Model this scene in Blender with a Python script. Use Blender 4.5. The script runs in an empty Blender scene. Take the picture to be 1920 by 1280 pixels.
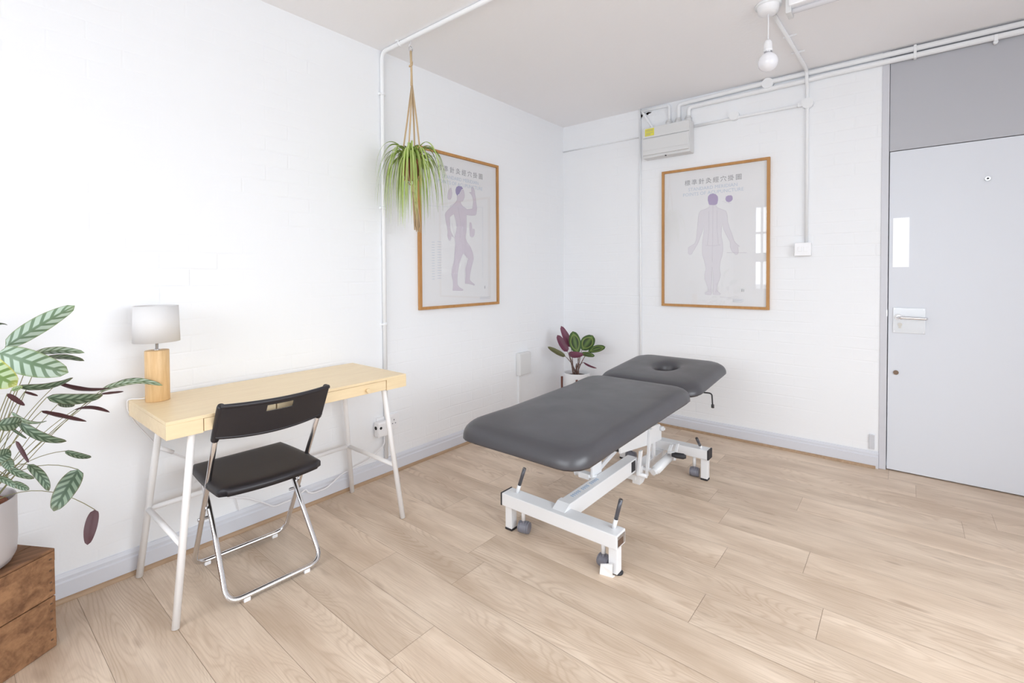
import bpy, bmesh, math, random
from mathutils import Vector, Matrix
from mathutils.geometry import tessellate_polygon
PI = math.pi
S = bpy.context.scene
COL = S.collection

EXPOSURE = -0.24
WIN1, SIDE_FILL = 540.0, 440.0          # sky light through the rear window, fill through the added side window (W)
WALLCOL = (.85, .865, .89); CEILCOL = (.90, .895, .91)
FL_L = (.76, .62, .49); FL_D = (.56, .43, .32)
VINYL = (.060, .058, .065)

# ------------------------------------------------------------------ camera
H = 2.617                     # ceiling height
cam = bpy.data.cameras.new('camera'); co = bpy.data.objects.new('camera', cam); COL.objects.link(co)
cam.sensor_width = 36.0; cam.lens = 894.55 / 1920 * 36
cam.shift_x = -11.74 / 1920; cam.shift_y = -109.66 / 1920
cam.clip_start = 0.05
_F = Vector((-0.63013275, 0.77622692, -0.02011207)); _R = Vector((0.77643584, 0.63017805, -0.00479708)); _U = Vector((-0.00895057, 0.01863853, 0.99978622))
m = Matrix((( _R.x, _U.x, -_F.x, 2.51215), (_R.y, _U.y, -_F.y, -3.77822), (_R.z, _U.z, -_F.z, 1.24954), (0, 0, 0, 1)))
co.matrix_world = m
S.camera = co
S.view_settings.view_transform = 'Standard'; S.view_settings.look = 'None'
S.view_settings.gamma = 1.0; S.view_settings.use_curve_mapping = False
S.view_settings.exposure = EXPOSURE

# ------------------------------------------------------------------ daylight
w = bpy.data.worlds.new('world'); S.world = w; w.use_nodes = True
bg = w.node_tree.nodes['Background']; bg.inputs[0].default_value = (0.86, 0.93, 1.0, 1); bg.inputs[1].default_value = 3.2
def area(name, loc, rot, sx, sy, power, col):
    l = bpy.data.lights.new(name, 'AREA'); l.shape = 'RECTANGLE'; l.size = sx; l.size_y = sy; l.energy = power; l.color = col
    o = bpy.data.objects.new(name, l); COL.objects.link(o); o.location = loc; o.rotation_euler = rot; return o
area('window_daylight', (1.1, -7.5, 2.8), (math.radians(66), 0, 0), 6.5, 4.0, WIN1, (0.915, 0.96, 1.0))
area('added_side_fill', (6.0, -2.75, 2.8), (math.radians(60), 0, PI/2), 5.0, 3.6, SIDE_FILL, (0.90, 0.955, 1.0))  # fill lamp added outside the unseen side window to brighten the desk wall
try:
    S.cycles.max_bounces = 12; S.cycles.diffuse_bounces = 8; S.cycles.glossy_bounces = 4
    S.cycles.use_denoising = True
    S.cycles.caustics_reflective = False; S.cycles.caustics_refractive = False
except Exception: pass

# ------------------------------------------------------------------ material helpers
def mat(name, col, rough=0.5, metal=0.0, spec=0.5, **k):
    M = bpy.data.materials.new(name); M.use_nodes = True
    b = M.node_tree.nodes['Principled BSDF']
    b.inputs['Base Color'].default_value = (*col, 1); b.inputs['Roughness'].default_value = rough
    b.inputs['Metallic'].default_value = metal; b.inputs['Specular IOR Level'].default_value = spec
    for a, v in k.items(): b.inputs[a].default_value = v
    return M
def nd(M, t, **k):
    n = M.node_tree.nodes.new(t)
    for a, v in k.items(): setattr(n, a, v)
    return n
def lk(M, a, b): M.node_tree.links.new(a, b)
def coords(M, kind='Object', scale=(1, 1, 1), rot=(0, 0, 0)):
    tc = nd(M, 'ShaderNodeTexCoord'); mp = nd(M, 'ShaderNodeMapping')
    mp.inputs['Scale'].default_value = scale; mp.inputs['Rotation'].default_value = rot
    lk(M, tc.outputs[kind], mp.inputs['Vector']); return mp.outputs['Vector']
def noise(M, vec, scale, detail=3, rough=.5, dist=0):
    n = nd(M, 'ShaderNodeTexNoise'); n.inputs['Scale'].default_value = scale; n.inputs['Detail'].default_value = detail
    n.inputs['Roughness'].default_value = rough; n.inputs['Distortion'].default_value = dist
    lk(M, vec, n.inputs['Vector']); return n.outputs['Fac']
def ramp(M, fac, stops):
    r = nd(M, 'ShaderNodeValToRGB'); e = r.color_ramp.elements
    while len(e) < len(stops): e.new(0.5)
    for i, (p, c) in enumerate(stops): e[i].position = p; e[i].color = (*c, 1) if len(c) == 3 else c
    lk(M, fac, r.inputs['Fac']); return r.outputs['Color']
def mth(M, op, a, b=None, c=None):
    n = nd(M, 'ShaderNodeMath', operation=op)
    for i, v in enumerate((a, b, c)):
        if v is None: continue
        if isinstance(v, (int, float)): n.inputs[i].default_value = v
        else: lk(M, v, n.inputs[i])
    return n.outputs[0]
def mix(M, f, a, b, blend='MIX'):
    n = nd(M, 'ShaderNodeMix', data_type='RGBA', blend_type=blend)
    if isinstance(f, (int, float)): n.inputs[0].default_value = f
    else: lk(M, f, n.inputs[0])
    for i, v in ((6, a), (7, b)):
        if isinstance(v, tuple): n.inputs[i].default_value = (*v, 1)
        else: lk(M, v, n.inputs[i])
    return n.outputs[2]
def bump(M, h, strength=.3, dist=.01, prev=None):
    n = nd(M, 'ShaderNodeBump'); n.inputs['Strength'].default_value = strength; n.inputs['Distance'].default_value = dist
    lk(M, h, n.inputs['Height'])
    if prev is not None: lk(M, prev, n.inputs['Normal'])
    lk(M, n.outputs[0], M.node_tree.nodes['Principled BSDF'].inputs['Normal']); return n.outputs[0]
def base(M, c): lk(M, c, M.node_tree.nodes['Principled BSDF'].inputs['Base Color'])
def setin(M, name, v): lk(M, v, M.node_tree.nodes['Principled BSDF'].inputs[name])

def wall_mat(name, ax):
    M = mat(name, WALLCOL, .55)
    v = coords(M); s = nd(M, 'ShaderNodeSeparateXYZ'); lk(M, v, s.inputs[0]); c = nd(M, 'ShaderNodeCombineXYZ')
    wob = noise(M, v, 3.0, 2); wob = mth(M, 'MULTIPLY', mth(M, 'SUBTRACT', wob, .5), .018)
    lk(M, s.outputs[ax], c.inputs[0]); lk(M, mth(M, 'ADD', s.outputs[2], wob), c.inputs[1])
    b = nd(M, 'ShaderNodeTexBrick'); lk(M, c.outputs[0], b.inputs['Vector'])
    for k, x in (('Scale', 1.0), ('Mortar Size', .006), ('Mortar Smooth', .9), ('Brick Width', .225), ('Row Height', .075)): b.inputs[k].default_value = x
    n1 = noise(M, v, 9, 4, .6); n2 = noise(M, v, 55, 3); n3 = noise(M, v, 2.5, 3)
    fade = ramp(M, n3, [(.42, (0, 0, 0)), (.68, (1, 1, 1))])      # thick paint hides the joints in places
    inv = mth(M, 'MULTIPLY', mth(M, 'MULTIPLY', b.outputs['Fac'], -1.0), fade)
    h = mth(M, 'ADD', inv, mth(M, 'MULTIPLY', n1, .9)); h = mth(M, 'ADD', h, mth(M, 'MULTIPLY', n2, .15))
    bump(M, h, .30, .004)
    return M
M = {}
M['wallL'] = wall_mat('white_painted_brick_side', 1)
M['wallB'] = wall_mat('white_painted_brick_back', 0)
c = mat('ceiling_paint', CEILCOL, .8); bump(c, noise(c, coords(c), 40, 4, .7), .25, .004); M['ceil'] = c
M['skirt'] = mat('pale_grey_gloss_paint', (.66, .675, .73), .35)
M['frame'] = mat('door_frame_paint', (.60, .605, .65), .4)
M['door'] = mat("door_paint", (.69, .715, .77), .38, 0, .25); bump(M['door'], noise(M['door'], coords(M['door'], scale=(6, 6, 1.5)), 6, 3), .06, .004)
M['transom'] = mat('grey_panel_paint', (.45, .455, .49), .45)
M['conduit'] = mat('conduit_paint', (.85, .865, .885), .5)
M['white'] = mat('white_plastic', (.86, .86, .88), .3)
M['offwhite'] = mat('aged_white_plastic', (.70, .705, .71), .38)
M['powder'] = mat('white_powder_coat', (.86, .865, .88), .28)
M['desk_powder'] = mat('desk_leg_white', (.9, .9, .91), .35)
M['bedwhite'] = mat('couch_frame_enamel', (.80, .805, .82), .22)
M['chrome'] = mat('chrome', (.78, .78, .80), .13, 1.0)
M['steel'] = mat('brushed_steel', (.55, .55, .57), .32, 1.0)
M['blackp'] = mat('black_plastic', (.019, .017, .021), .42); bump(M['blackp'], noise(M['blackp'], coords(M['blackp']), 350, 2), .15, .001)
M['rubber'] = mat('dark_rubber', (.025, .024, .028), .6)
M['castor'] = mat('grey_castor_plastic', (.19, .19, .225), .35)
M['dark'] = mat('dark_hollow', (.02, .02, .02), .8)
M['glass'] = None
def wood(name, c1, c2, axis, sc=1.0, rough=.42, contrast=1.0):
    m_ = mat(name, c1, rough); st = [14, 14, 14]; st[axis] = 1.2
    v = coords(m_, scale=tuple(x*sc for x in st)); n = noise(m_, v, 3, 5, .6, .6); n2 = noise(m_, v, 14, 3, .6)
    f = mth(m_, 'ADD', mth(m_, 'MULTIPLY', n, .75), mth(m_, 'MULTIPLY', n2, .25))
    base(m_, ramp(m_, f, [(.5-.17/contrast, c2), (.5+.14/contrast, c1)])); bump(m_, n2, .08, .001); return m_
M['deskwood'] = wood('bamboo_veneer', (.86, .70, .455), (.79, .62, .39), 1, 1.0, .38)
M['lampwood'] = wood('pale_turned_wood', (.80, .56, .30), (.66, .42, .20), 2, 1.2, .45)
M['oak'] = wood('oak_frame_wood', (.52, .27, .09), (.42, .20, .06), 2, .8, .5)
M['cratewood'] = wood('aged_crate_wood', (.37, .195, .095), (.14, .062, .028), 0, .55, .75, 1.0)
M['crateend'] = wood('aged_crate_end_wood', (.30, .15, .075), (.10, .045, .02), 1, .6, .8, .8)
M['walnut'] = wood('red_stained_wood', (.17, .055, .035), (.10, .03, .02), 2, 1, .4)
M['bead'] = wood('floor_beading', (.44, .30, .19), (.33, .21, .12), 1, 1.0, .5)
# floor
f = mat('oak_laminate', (.6, .5, .4), .46, 0, .36); M['floor'] = f
uv = nd(f, 'ShaderNodeUVMap'); uv.uv_map = 'plank'
sp = nd(f, 'ShaderNodeSeparateXYZ'); lk(f, uv.outputs[0], sp.inputs[0])
def fvec(sx, sy):
    cc = nd(f, 'ShaderNodeCombineXYZ'); lk(f, mth(f, 'MULTIPLY', sp.outputs[0], sx), cc.inputs[0]); lk(f, mth(f, 'MULTIPLY', sp.outputs[1], sy), cc.inputs[1]); return cc.outputs[0]
field = noise(f, fvec(.9, 5.5), 1.3, 1.6, .4, .2)
vo = nd(f, 'ShaderNodeTexVoronoi'); vo.inputs['Scale'].default_value = 1.0; lk(f, fvec(1.5, 4.6), vo.inputs['Vector'])
near = mth(f, 'MAXIMUM', mth(f, 'SUBTRACT', 1.0, mth(f, 'MULTIPLY', vo.outputs['Distance'], 3.2)), 0.0)
field = mth(f, 'ADD', field, mth(f, 'MULTIPLY', mth(f, 'MULTIPLY', near, near), .16))
rings = mth(f, 'SINE', mth(f, 'MULTIPLY', field, 190.0))
rings = mth(f, 'POWER', mth(f, 'ADD', mth(f, 'MULTIPLY', rings, .5), .5), 3.0)
rmask = ramp(f, noise(f, fvec(.8, 4), 1.1, 2), [(.40, (.15,)*3), (.60, (1,)*3)])
rings = mth(f, 'MULTIPLY', rings, rmask)
fine = noise(f, fvec(3, 110), 2.0, 3, .6); blot = noise(f, fvec(1.2, 5), 1.6, 3, .5); knots = noise(f, fvec(2.4, 9), 1.6, 2, .5)
at_ = nd(f, 'ShaderNodeAttribute'); at_.attribute_name = 'tone'
c0 = ramp(f, blot, [(.32, FL_D), (.66, FL_L)])
c1 = mix(f, mth(f, 'MULTIPLY', rings, .36), c0, (.42, .28, .18))
c2 = mix(f, mth(f, 'MULTIPLY', ramp(f, fine, [(.45, (0, 0, 0)), (.7, (1, 1, 1))]), .32), c1, (.40, .28, .19))
c3 = mix(f, mth(f, 'MULTIPLY', ramp(f, knots, [(.66, (0, 0, 0)), (.80, (1, 1, 1))]), .50), c2, (.27, .17, .11))
tone = mth(f, 'ADD', mth(f, 'MULTIPLY', at_.outputs['Fac'], .10), .94)
tc_ = nd(f, 'ShaderNodeCombineColor'); [lk(f, tone, tc_.inputs[i]) for i in range(3)]
c3 = mix(f, mth(f, 'MULTIPLY', ramp(f, near, [(.80, (0, 0, 0)), (.93, (1, 1, 1))]), .42), c3, (.27, .18, .12))
base(f, mix(f, 1.0, c3, tc_.outputs[0], 'MULTIPLY')); bump(f, fine, .05, .001)
M['seam'] = mat('floor_seam', (.30, .215, .15), .8)
# vinyl
v_ = mat('dark_grey_vinyl', VINYL, .40, 0, .55); vv = coords(v_)
bump(v_, mth(v_, 'ADD', noise(v_, vv, 200, 2, .5), mth(v_, 'MULTIPLY', noise(v_, vv, 30, 2), .8)), .10, .001)
setin(v_, 'Roughness', ramp(v_, noise(v_, vv, 7, 4), [(.3, (.33,)*3), (.7, (.40,)*3)])); M['vinyl'] = v_
M['shade'] = mat('cream_lamp_shade', (.72, .71, .71), .85); bump(M['shade'], noise(M['shade'], coords(M['shade']), 300, 2), .2, .001)
M['bulb'] = mat('frosted_bulb_glass', (.84, .84, .88), .12)
M['cord'] = mat('white_flex', (.84, .84, .87), .4)
M['jute'] = mat('jute_cord', (.56, .42, .26), .85); bump(M['jute'], noise(M['jute'], coords(M['jute']), 260, 2), .5, .002)
M['terra'] = mat('terracotta', (.34, .13, .075), .8)
M['soil'] = mat('soil', (.06, .035, .025), .95); bump(M['soil'], noise(M['soil'], coords(M['soil']), 70, 4), .8, .01)
M['pot'] = mat('cream_glazed_pot', (.50, .47, .475), .3)
M['potw'] = mat('white_matte_pot', (.82, .83, .85), .5)
M['stem'] = mat('plant_stem', (.24, .23, .11), .5)
M['stemd'] = mat('dark_plant_stem', (.17, .10, .08), .5)
M['yellow'] = mat('yellow_sticker', (.75, .70, .08), .6)
M['print'] = mat('poster_paper', (.86, .86, .88), .55)
M['ink'] = mat('grey_print_ink', (.33, .33, .35), .6)
M['inkb'] = mat('pale_blue_print_ink', (.60, .665, .76), .6)
M['skin'] = mat('lilac_figure_print', (.70, .64, .72), .6)
M['skinp'] = mat('pale_figure_print', (.775, .75, .80), .6)
M['line'] = mat('figure_outline_print', (.55, .50, .58), .6)
M['hair'] = mat('purple_hair_print', (.335, .285, .50), .6)
M['hairp'] = mat('pale_purple_print', (.44, .36, .56), .6)
M['bluetxt'] = mat('blue_lettering', (.30, .48, .72), .5)
M['paper'] = mat('white_paper', (.9, .9, .9), .7)
M['brown'] = mat('rust_stain', (.12, .07, .045), .9)
M['grip'] = mat('dark_metal_grip', (.09, .09, .105), .3, .25)
M['board'] = mat('dark_board', (.05, .035, .03), .7)
M['brass'] = mat('dark_brass', (.20, .14, .10), .4, .6)
g = bpy.data.materials.new('picture_glass'); g.use_nodes = True; nt = g.node_tree; nt.nodes.remove(nt.nodes['Principled BSDF'])
tr = nt.nodes.new('ShaderNodeBsdfTransparent'); gl = nt.nodes.new('ShaderNodeBsdfGlossy'); gl.inputs['Roughness'].default_value = .015
mx = nt.nodes.new('ShaderNodeMixShader'); lw = nt.nodes.new('ShaderNodeLayerWeight'); pw = nt.nodes.new('ShaderNodeMath'); pw.operation = 'POWER'; pw.inputs[1].default_value = 5.0; lw.inputs[0].default_value = .5
fr = nt.nodes.new('ShaderNodeMath'); fr.operation = 'MULTIPLY_ADD'; fr.inputs[1].default_value = .9; fr.inputs[2].default_value = .035; nt.links.new(lw.outputs['Facing'], pw.inputs[0]); nt.links.new(pw.outputs[0], fr.inputs[0])
nt.links.new(fr.outputs[0], mx.inputs[0]); nt.links.new(tr.outputs[0], mx.inputs[1]); nt.links.new(gl.outputs[0], mx.inputs[2])
nt.links.new(mx.outputs[0], nt.nodes['Material Output'].inputs[0]); M['glass'] = g
# leaves (UV: U across 0..1, V along 0..1)
def leafmat(name, pale, dark, edge, freq, duty, slant, amount=1.0):
    m_ = mat(name, pale, .42); u = nd(m_, 'ShaderNodeUVMap'); u.uv_map = 'leaf'; s = nd(m_, 'ShaderNodeSeparateXYZ'); lk(m_, u.outputs[0], s.inputs[0])
    au = mth(m_, 'ABSOLUTE', mth(m_, 'SUBTRACT', mth(m_, 'MULTIPLY', s.outputs[0], 2.0), 1.0))
    t = mth(m_, 'SUBTRACT', mth(m_, 'MULTIPLY', s.outputs[1], freq), mth(m_, 'MULTIPLY', au, slant))
    wv = mth(m_, 'FRACT', t)
    band = ramp(m_, wv, [(0.0, (1, 1, 1)), (duty*.85, (1, 1, 1)), (duty, (0, 0, 0)), (.97, (0, 0, 0)), (1.0, (1, 1, 1))])
    mid = ramp(m_, au, [(.0, (1, 1, 1)), (.10, (1, 1, 1)), (.2, (0, 0, 0))])
    mk = mth(m_, 'MULTIPLY', mth(m_, 'MAXIMUM', band, mid), amount)
    cc = mix(m_, mk, pale, dark)
    tip = ramp(m_, s.outputs[1], [(.86, (0, 0, 0)), (1.0, (1, 1, 1))]); ed = ramp(m_, au, [(.84, (0, 0, 0)), (.98, (1, 1, 1))])
    base(m_, mix(m_, mth(m_, 'MAXIMUM', mth(m_, 'MULTIPLY', tip, .7), mth(m_, 'MULTIPLY', ed, .8)), cc, edge)); return m_
M['leaf0'] = leafmat('leaf_pale_striped', (.44, .55, .46), (.14, .22, .13), (.22, .30, .13), 6.5, .40, 1.1)
M['leaf1'] = leafmat('leaf_dark_striped', (.20, .27, .19), (.055, .095, .055), (.13, .12, .05), 6.0, .5, 1.2)
M['leaf3'] = leafmat('leaf_yellow_edged', (.46, .60, .38), (.16, .27, .08), (.52, .50, .10), 7.0, .42, .8)
M['leafu'] = mat('leaf_underside_maroon', (.075, .026, .032), .5)
md = mat('leaf_medallion', (.1, .2, .05), .4); u = nd(md, 'ShaderNodeUVMap'); u.uv_map = 'leaf'; s = nd(md, 'ShaderNodeSeparateXYZ'); lk(md, u.outputs[0], s.inputs[0])
uu = mth(md, 'SUBTRACT', mth(md, 'MULTIPLY', s.outputs[0], 2.0), 1.0); vv2 = mth(md, 'SUBTRACT', mth(md, 'MULTIPLY', s.outputs[1], 2.0), 1.0)
rr = mth(md, 'SQRT', mth(md, 'ADD', mth(md, 'MULTIPLY', uu, uu), mth(md, 'MULTIPLY', vv2, vv2)))
ringc = ramp(md, rr, [(.0, (.07, .13, .05)), (.48, (.03, .055, .03)), (.60, (.05, .08, .03)), (.70, (.27, .34, .10)), (.80, (.07, .14, .04)), (1.0, (.05, .10, .03))])
feather = ramp(md, mth(md, 'ABSOLUTE', uu), [(.0, (1, 1, 1)), (.12, (.8, .8, .8)), (.36, (0, 0, 0))])
base(md, mix(md, mth(md, 'MULTIPLY', feather, .7), ringc, (.15, .24, .07))); M['leafm'] = md
M['leafo'] = mat('leaf_olive_folded', (.10, .10, .035), .45); M['leafp'] = mat('leaf_underside_purple', (.15, .04, .075), .45)
sg = mat('spider_leaf', (.3, .45, .1), .4); u = nd(sg, 'ShaderNodeUVMap'); u.uv_map = 'leaf'; s = nd(sg, 'ShaderNodeSeparateXYZ'); lk(sg, u.outputs[0], s.inputs[0])
base(sg, ramp(sg, s.outputs[0], [(.0, (.25, .38, .06)), (.34, (.33, .46, .09)), (.44, (.66, .70, .36)), (.56, (.66, .70, .36)), (.66, (.33, .46, .09)), (1.0, (.25, .38, .06))])); M['spider'] = sg
setattr(sg, 'name', 'spider_leaf_striped')

# ------------------------------------------------------------------ mesh helpers
def obj(name, bm, mats, parent=None, smooth=False, **tags):
    me = bpy.data.meshes.new(name); bm.to_mesh(me); bm.free()
    if not isinstance(mats, (list, tuple)): mats = [mats]
    for x in mats: me.materials.append(x)
    if smooth:
        for p in me.polygons: p.use_smooth = True
    o = bpy.data.objects.new(name, me); COL.objects.link(o)
    if parent:
        o.parent = parent
        if parent.type == 'EMPTY': o.matrix_parent_inverse = (Matrix.Translation(parent.location) @ parent.rotation_euler.to_matrix().to_4x4()).inverted()
    for k, v in tags.items(): o[k] = v
    return o
def thing(name, label, cat, loc=(0, 0, 0), group=None, rot=0):
    o = bpy.data.objects.new(name, None); COL.objects.link(o); o.location = loc; o.rotation_euler = (0, 0, rot); o.empty_display_size = .05
    o['label'] = label; o['category'] = cat
    if group: o['group'] = group
    return o
def own(parent, *kids):       # parts were modelled in room coordinates: keep them there
    bpy.context.view_layer.update()
    for k in kids: k.parent = parent; k.matrix_parent_inverse = parent.matrix_world.inverted()
def B(bm, x0, x1, y0, y1, z0, z1, bev=0.0, mi=0, mx=None):
    r = bmesh.ops.create_cube(bm, size=1.0); vs = r['verts']
    for v in vs: v.co = Vector(((x0+x1)/2 + v.co.x*(x1-x0), (y0+y1)/2 + v.co.y*(y1-y0), (z0+z1)/2 + v.co.z*(z1-z0)))
    fs = set(f_ for v in vs for f_ in v.link_faces)
    for f_ in fs: f_.material_index = mi
    if bev > 0:
        es = list(set(e for v in vs for e in v.link_edges))
        r2 = bmesh.ops.bevel(bm, geom=es, offset=bev, segments=2, profile=.6, affect='EDGES', clamp_overlap=True)
        for f_ in r2['faces']: f_.material_index = mi
        vs = list(set(list(v for v in vs if v.is_valid) + list(r2['verts'])))
    if mx is not None:
        for v in vs: v.co = mx @ v.co
    return bm
def box(*a, **k): return B(bmesh.new(), *a, **k)
def frame_axes(d):
    d = d.normalized(); up = Vector((0, 0, 1)) if abs(d.z) < .95 else Vector((1, 0, 0))
    a = d.cross(up).normalized(); return a, a.cross(d).normalized()
def T(bm, pts, r, seg=12, caps=True, mi=0, closed=False, flat=None):
    pts = [Vector(p) for p in pts]; n = len(pts); rad = r if isinstance(r, (list, tuple)) else [r]*n; rings = []; pa = None
    for i, p in enumerate(pts):
        if closed: d = pts[(i+1) % n] - pts[i-1]
        else: d = pts[min(i+1, n-1)] - pts[max(i-1, 0)]
        d.normalize()
        if pa is None: a, b = frame_axes(d)
        else:
            a = pa - d*pa.dot(d)
            if a.length < 1e-5: a, b = frame_axes(d)
            a.normalize(); b = a.cross(d)
        pa = a; rings.append([bm.verts.new(p + a*math.cos(2*PI*k/seg)*rad[i] + b*math.sin(2*PI*k/seg)*rad[i]*(flat or 1)) for k in range(seg)])
    rr = range(n if closed else n-1)
    for i in rr:
        A, C = rings[i], rings[(i+1) % n]
        for k in range(seg):
            f_ = bm.faces.new((A[k], A[(k+1) % seg], C[(k+1) % seg], C[k])); f_.material_index = mi; f_.smooth = True
    if caps and not closed:
        for ring in (rings[0][::-1], rings[-1]):
            try: f_ = bm.faces.new(ring); f_.material_index = mi
            except ValueError: pass
    return bm
def tube(pts, r, **k): return T(bmesh.new(), pts, r, **k)
def fillet(pts, rad, seg=6):
    P = [Vector(p) for p in pts]; out = [P[0]]
    for i in range(1, len(P)-1):
        a, b, c = P[i-1], P[i], P[i+1]; u = (a-b); v = (c-b); t = min(rad, u.length*.49, v.length*.49); u.normalize(); v.normalize()
        s_, e_ = b+u*t, b+v*t
        for k in range(seg+1):
            q = k/seg; out.append(s_*(1-q)**2 + b*2*q*(1-q) + e_*q*q)
    out.append(P[-1]); return out
def L(bm, prof, cx, cy, seg=32, mi=0, ex=1.0, ey=1.0):
    rings = []
    for (r, z) in prof:
        if r < 1e-6: rings.append([bm.verts.new((cx, cy, z))]); continue
        rings.append([bm.verts.new((cx+r*ex*math.cos(2*PI*k/seg), cy+r*ey*math.sin(2*PI*k/seg), z)) for k in range(seg)])
    for A, C in zip(rings, rings[1:]):
        for k in range(seg):
            k2 = (k+1) % seg
            if len(A) == 1 and len(C) == 1: continue
            if len(A) == 1: f_ = bm.faces.new((A[0], C[k], C[k2]))
            elif len(C) == 1: f_ = bm.faces.new((A[k], A[k2], C[0]))
            else: f_ = bm.faces.new((A[k], A[k2], C[k2], C[k]))
            f_.material_index = mi; f_.smooth = True
    return bm
def lathe(prof, cx, cy, **k): return L(bmesh.new(), prof, cx, cy, **k)
def fixn(bm): bmesh.ops.recalc_face_normals(bm, faces=bm.faces); return bm
def cyl(bm, a, b, r, seg=20, mi=0): return T(bm, [a, b], r, seg=seg, mi=mi)
def prism(bm, pts, n, mi=0):   # closed 3-D outline extruded by vector n
    n = Vector(n); A = [bm.verts.new(p) for p in pts]; C = [bm.verts.new(Vector(p)+n) for p in pts]
    f1 = bm.faces.new(A); f2 = bm.faces.new(C[::-1]); f1.material_index = f2.material_index = mi
    for i in range(len(A)):
        j = (i+1) % len(A); f_ = bm.faces.new((A[j], A[i], C[i], C[j])); f_.material_index = mi
    return bm
def leaf(bm, P0, P1, W, hw, bend, mt, mb, nu=6, nv=12, shape='oblong', fold=.12, thick=.0006):
    P0, P1, W = Vector(P0), Vector(P1), Vector(W).normalized(); ax = P1-P0; Ln = ax.length; ax.normalize()
    N = W.cross(ax).normalized()
    Nb = N if N.z >= 0 else -N
    uvl = bm.loops.layers.uv.get('leaf') or bm.loops.layers.uv.new('leaf')
    def pt(i, j, off):
        v = j/nv; u_ = i/nu*2-1
        if shape == 'oblong': wd = (math.sin(PI*min(1, max(0, v))**.8))**.45 if 0 < v < 1 else 0.02
        elif shape == 'round': wd = max(.03, math.sin(PI*v)**.5) if 0 < v < 1 else .03
        else: wd = max(.03, math.sin(PI*v)**.8) if 0 < v < 1 else .03
        wd = max(wd, .03)
        p = P0 + ax*(Ln*v) + Nb*(bend*4*v*(1-v)) + W*(u_*hw*wd) + Nb*(-fold*hw*(1-abs(u_))*wd + math.sin(v*17+u_*2)*hw*.035*abs(u_))
        return p + N*off
    for off, mi, flip in ((thick, mt, False), (-thick, mb, True)):
        g_ = [[bm.verts.new(pt(i, j, off)) for i in range(nu+1)] for j in range(nv+1)]
        for j in range(nv):
            for i in range(nu):
                q = [(i, j), (i+1, j), (i+1, j+1), (i, j+1)]
                if flip: q = q[::-1]
                f_ = bm.faces.new([g_[b][a] for a, b in q]); f_.material_index = mi; f_.smooth = True
                for l_, (a, b) in zip(f_.loops, q): l_[uvl].uv = (a/nu, b/nv)
def text_mesh(txt, size, extr=0.0):
    cu = bpy.data.curves.new('lettering', 'FONT'); cu.body = txt; cu.size = size; cu.align_x = 'CENTER'; cu.align_y = 'CENTER'; cu.extrude = extr; cu.resolution_u = 2
    o = bpy.data.objects.new('lettering_source', cu); COL.objects.link(o); bpy.context.view_layer.update()
    me = bpy.data.meshes.new_from_object(o.evaluated_get(bpy.context.evaluated_depsgraph_get())); bpy.data.objects.remove(o, do_unlink=True)
    return me

# ------------------------------------------------------------------ measured outlines and leaf positions
JOINTS={12: [1.687], 13: [2.08], 11: [1.8], 9: [1.895, 0.593], 10: [2.192, 0.893], 7: [1.92, 0.613], 8: [2.286], 16: [2.569], 15: [2.867, 1.571], 14: [2.74], 5: [1.105], 3: [1.224], 4: [0.746], 6: [1.006], -1: [1.25], 0: [1.1], 1: [1.2], 2: [1.27]}
BODY_B=[(0.372,0.787),(0.372,0.769),(0.348,0.758),(0.311,0.749),(0.295,0.73),(0.29,0.696),(0.286,0.642),(0.28,0.582),(0.275,0.528),(0.262,0.494),(0.241,0.483),(0.21,0.465),(0.213,0.448),(0.212,0.421),(0.224,0.41),(0.24,0.414),(0.249,0.433),(0.265,0.457),(0.289,0.5),(0.307,0.546),(0.323,0.593),(0.329,0.633),(0.334,0.592),(0.329,0.552),(0.323,0.512),(0.32,0.458),(0.323,0.404),(0.336,0.363),(0.345,0.322),(0.35,0.295),(0.339,0.255),(0.341,0.215),(0.355,0.181),(0.365,0.147),(0.365,0.124),(0.341,0.112),(0.344,0.101),(0.388,0.098),(0.393,0.111),(0.389,0.154),(0.393,0.215),(0.392,0.268),(0.397,0.302),(0.403,0.268),(0.404,0.215),(0.405,0.155),(0.403,0.101),(0.453,0.101),(0.458,0.108),(0.44,0.122),(0.43,0.135),(0.432,0.168),(0.449,0.215),(0.457,0.255),(0.449,0.301),(0.455,0.354),(0.467,0.393),(0.474,0.439),(0.471,0.492),(0.461,0.545),(0.463,0.604),(0.471,0.636),(0.477,0.597),(0.501,0.543),(0.525,0.496),(0.526,0.457),(0.539,0.424),(0.551,0.417),(0.564,0.4),(0.579,0.406),(0.583,0.422),(0.58,0.455),(0.591,0.461),(0.563,0.488),(0.55,0.508),(0.538,0.554),(0.52,0.6),(0.507,0.647),(0.504,0.699),(0.494,0.73),(0.463,0.745),(0.434,0.758),(0.426,0.769),(0.426,0.782)]
HAIR_B=[(0.361,0.825),(0.363,0.851),(0.376,0.866),(0.399,0.871),(0.421,0.862),(0.436,0.843),(0.437,0.817),(0.431,0.788),(0.412,0.781),(0.386,0.784),(0.37,0.79)]
TOP_B=[(0.49,0.818),(0.494,0.837),(0.51,0.844),(0.531,0.843),(0.54,0.833),(0.542,0.813),(0.531,0.798),(0.513,0.793),(0.497,0.801)]
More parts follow.
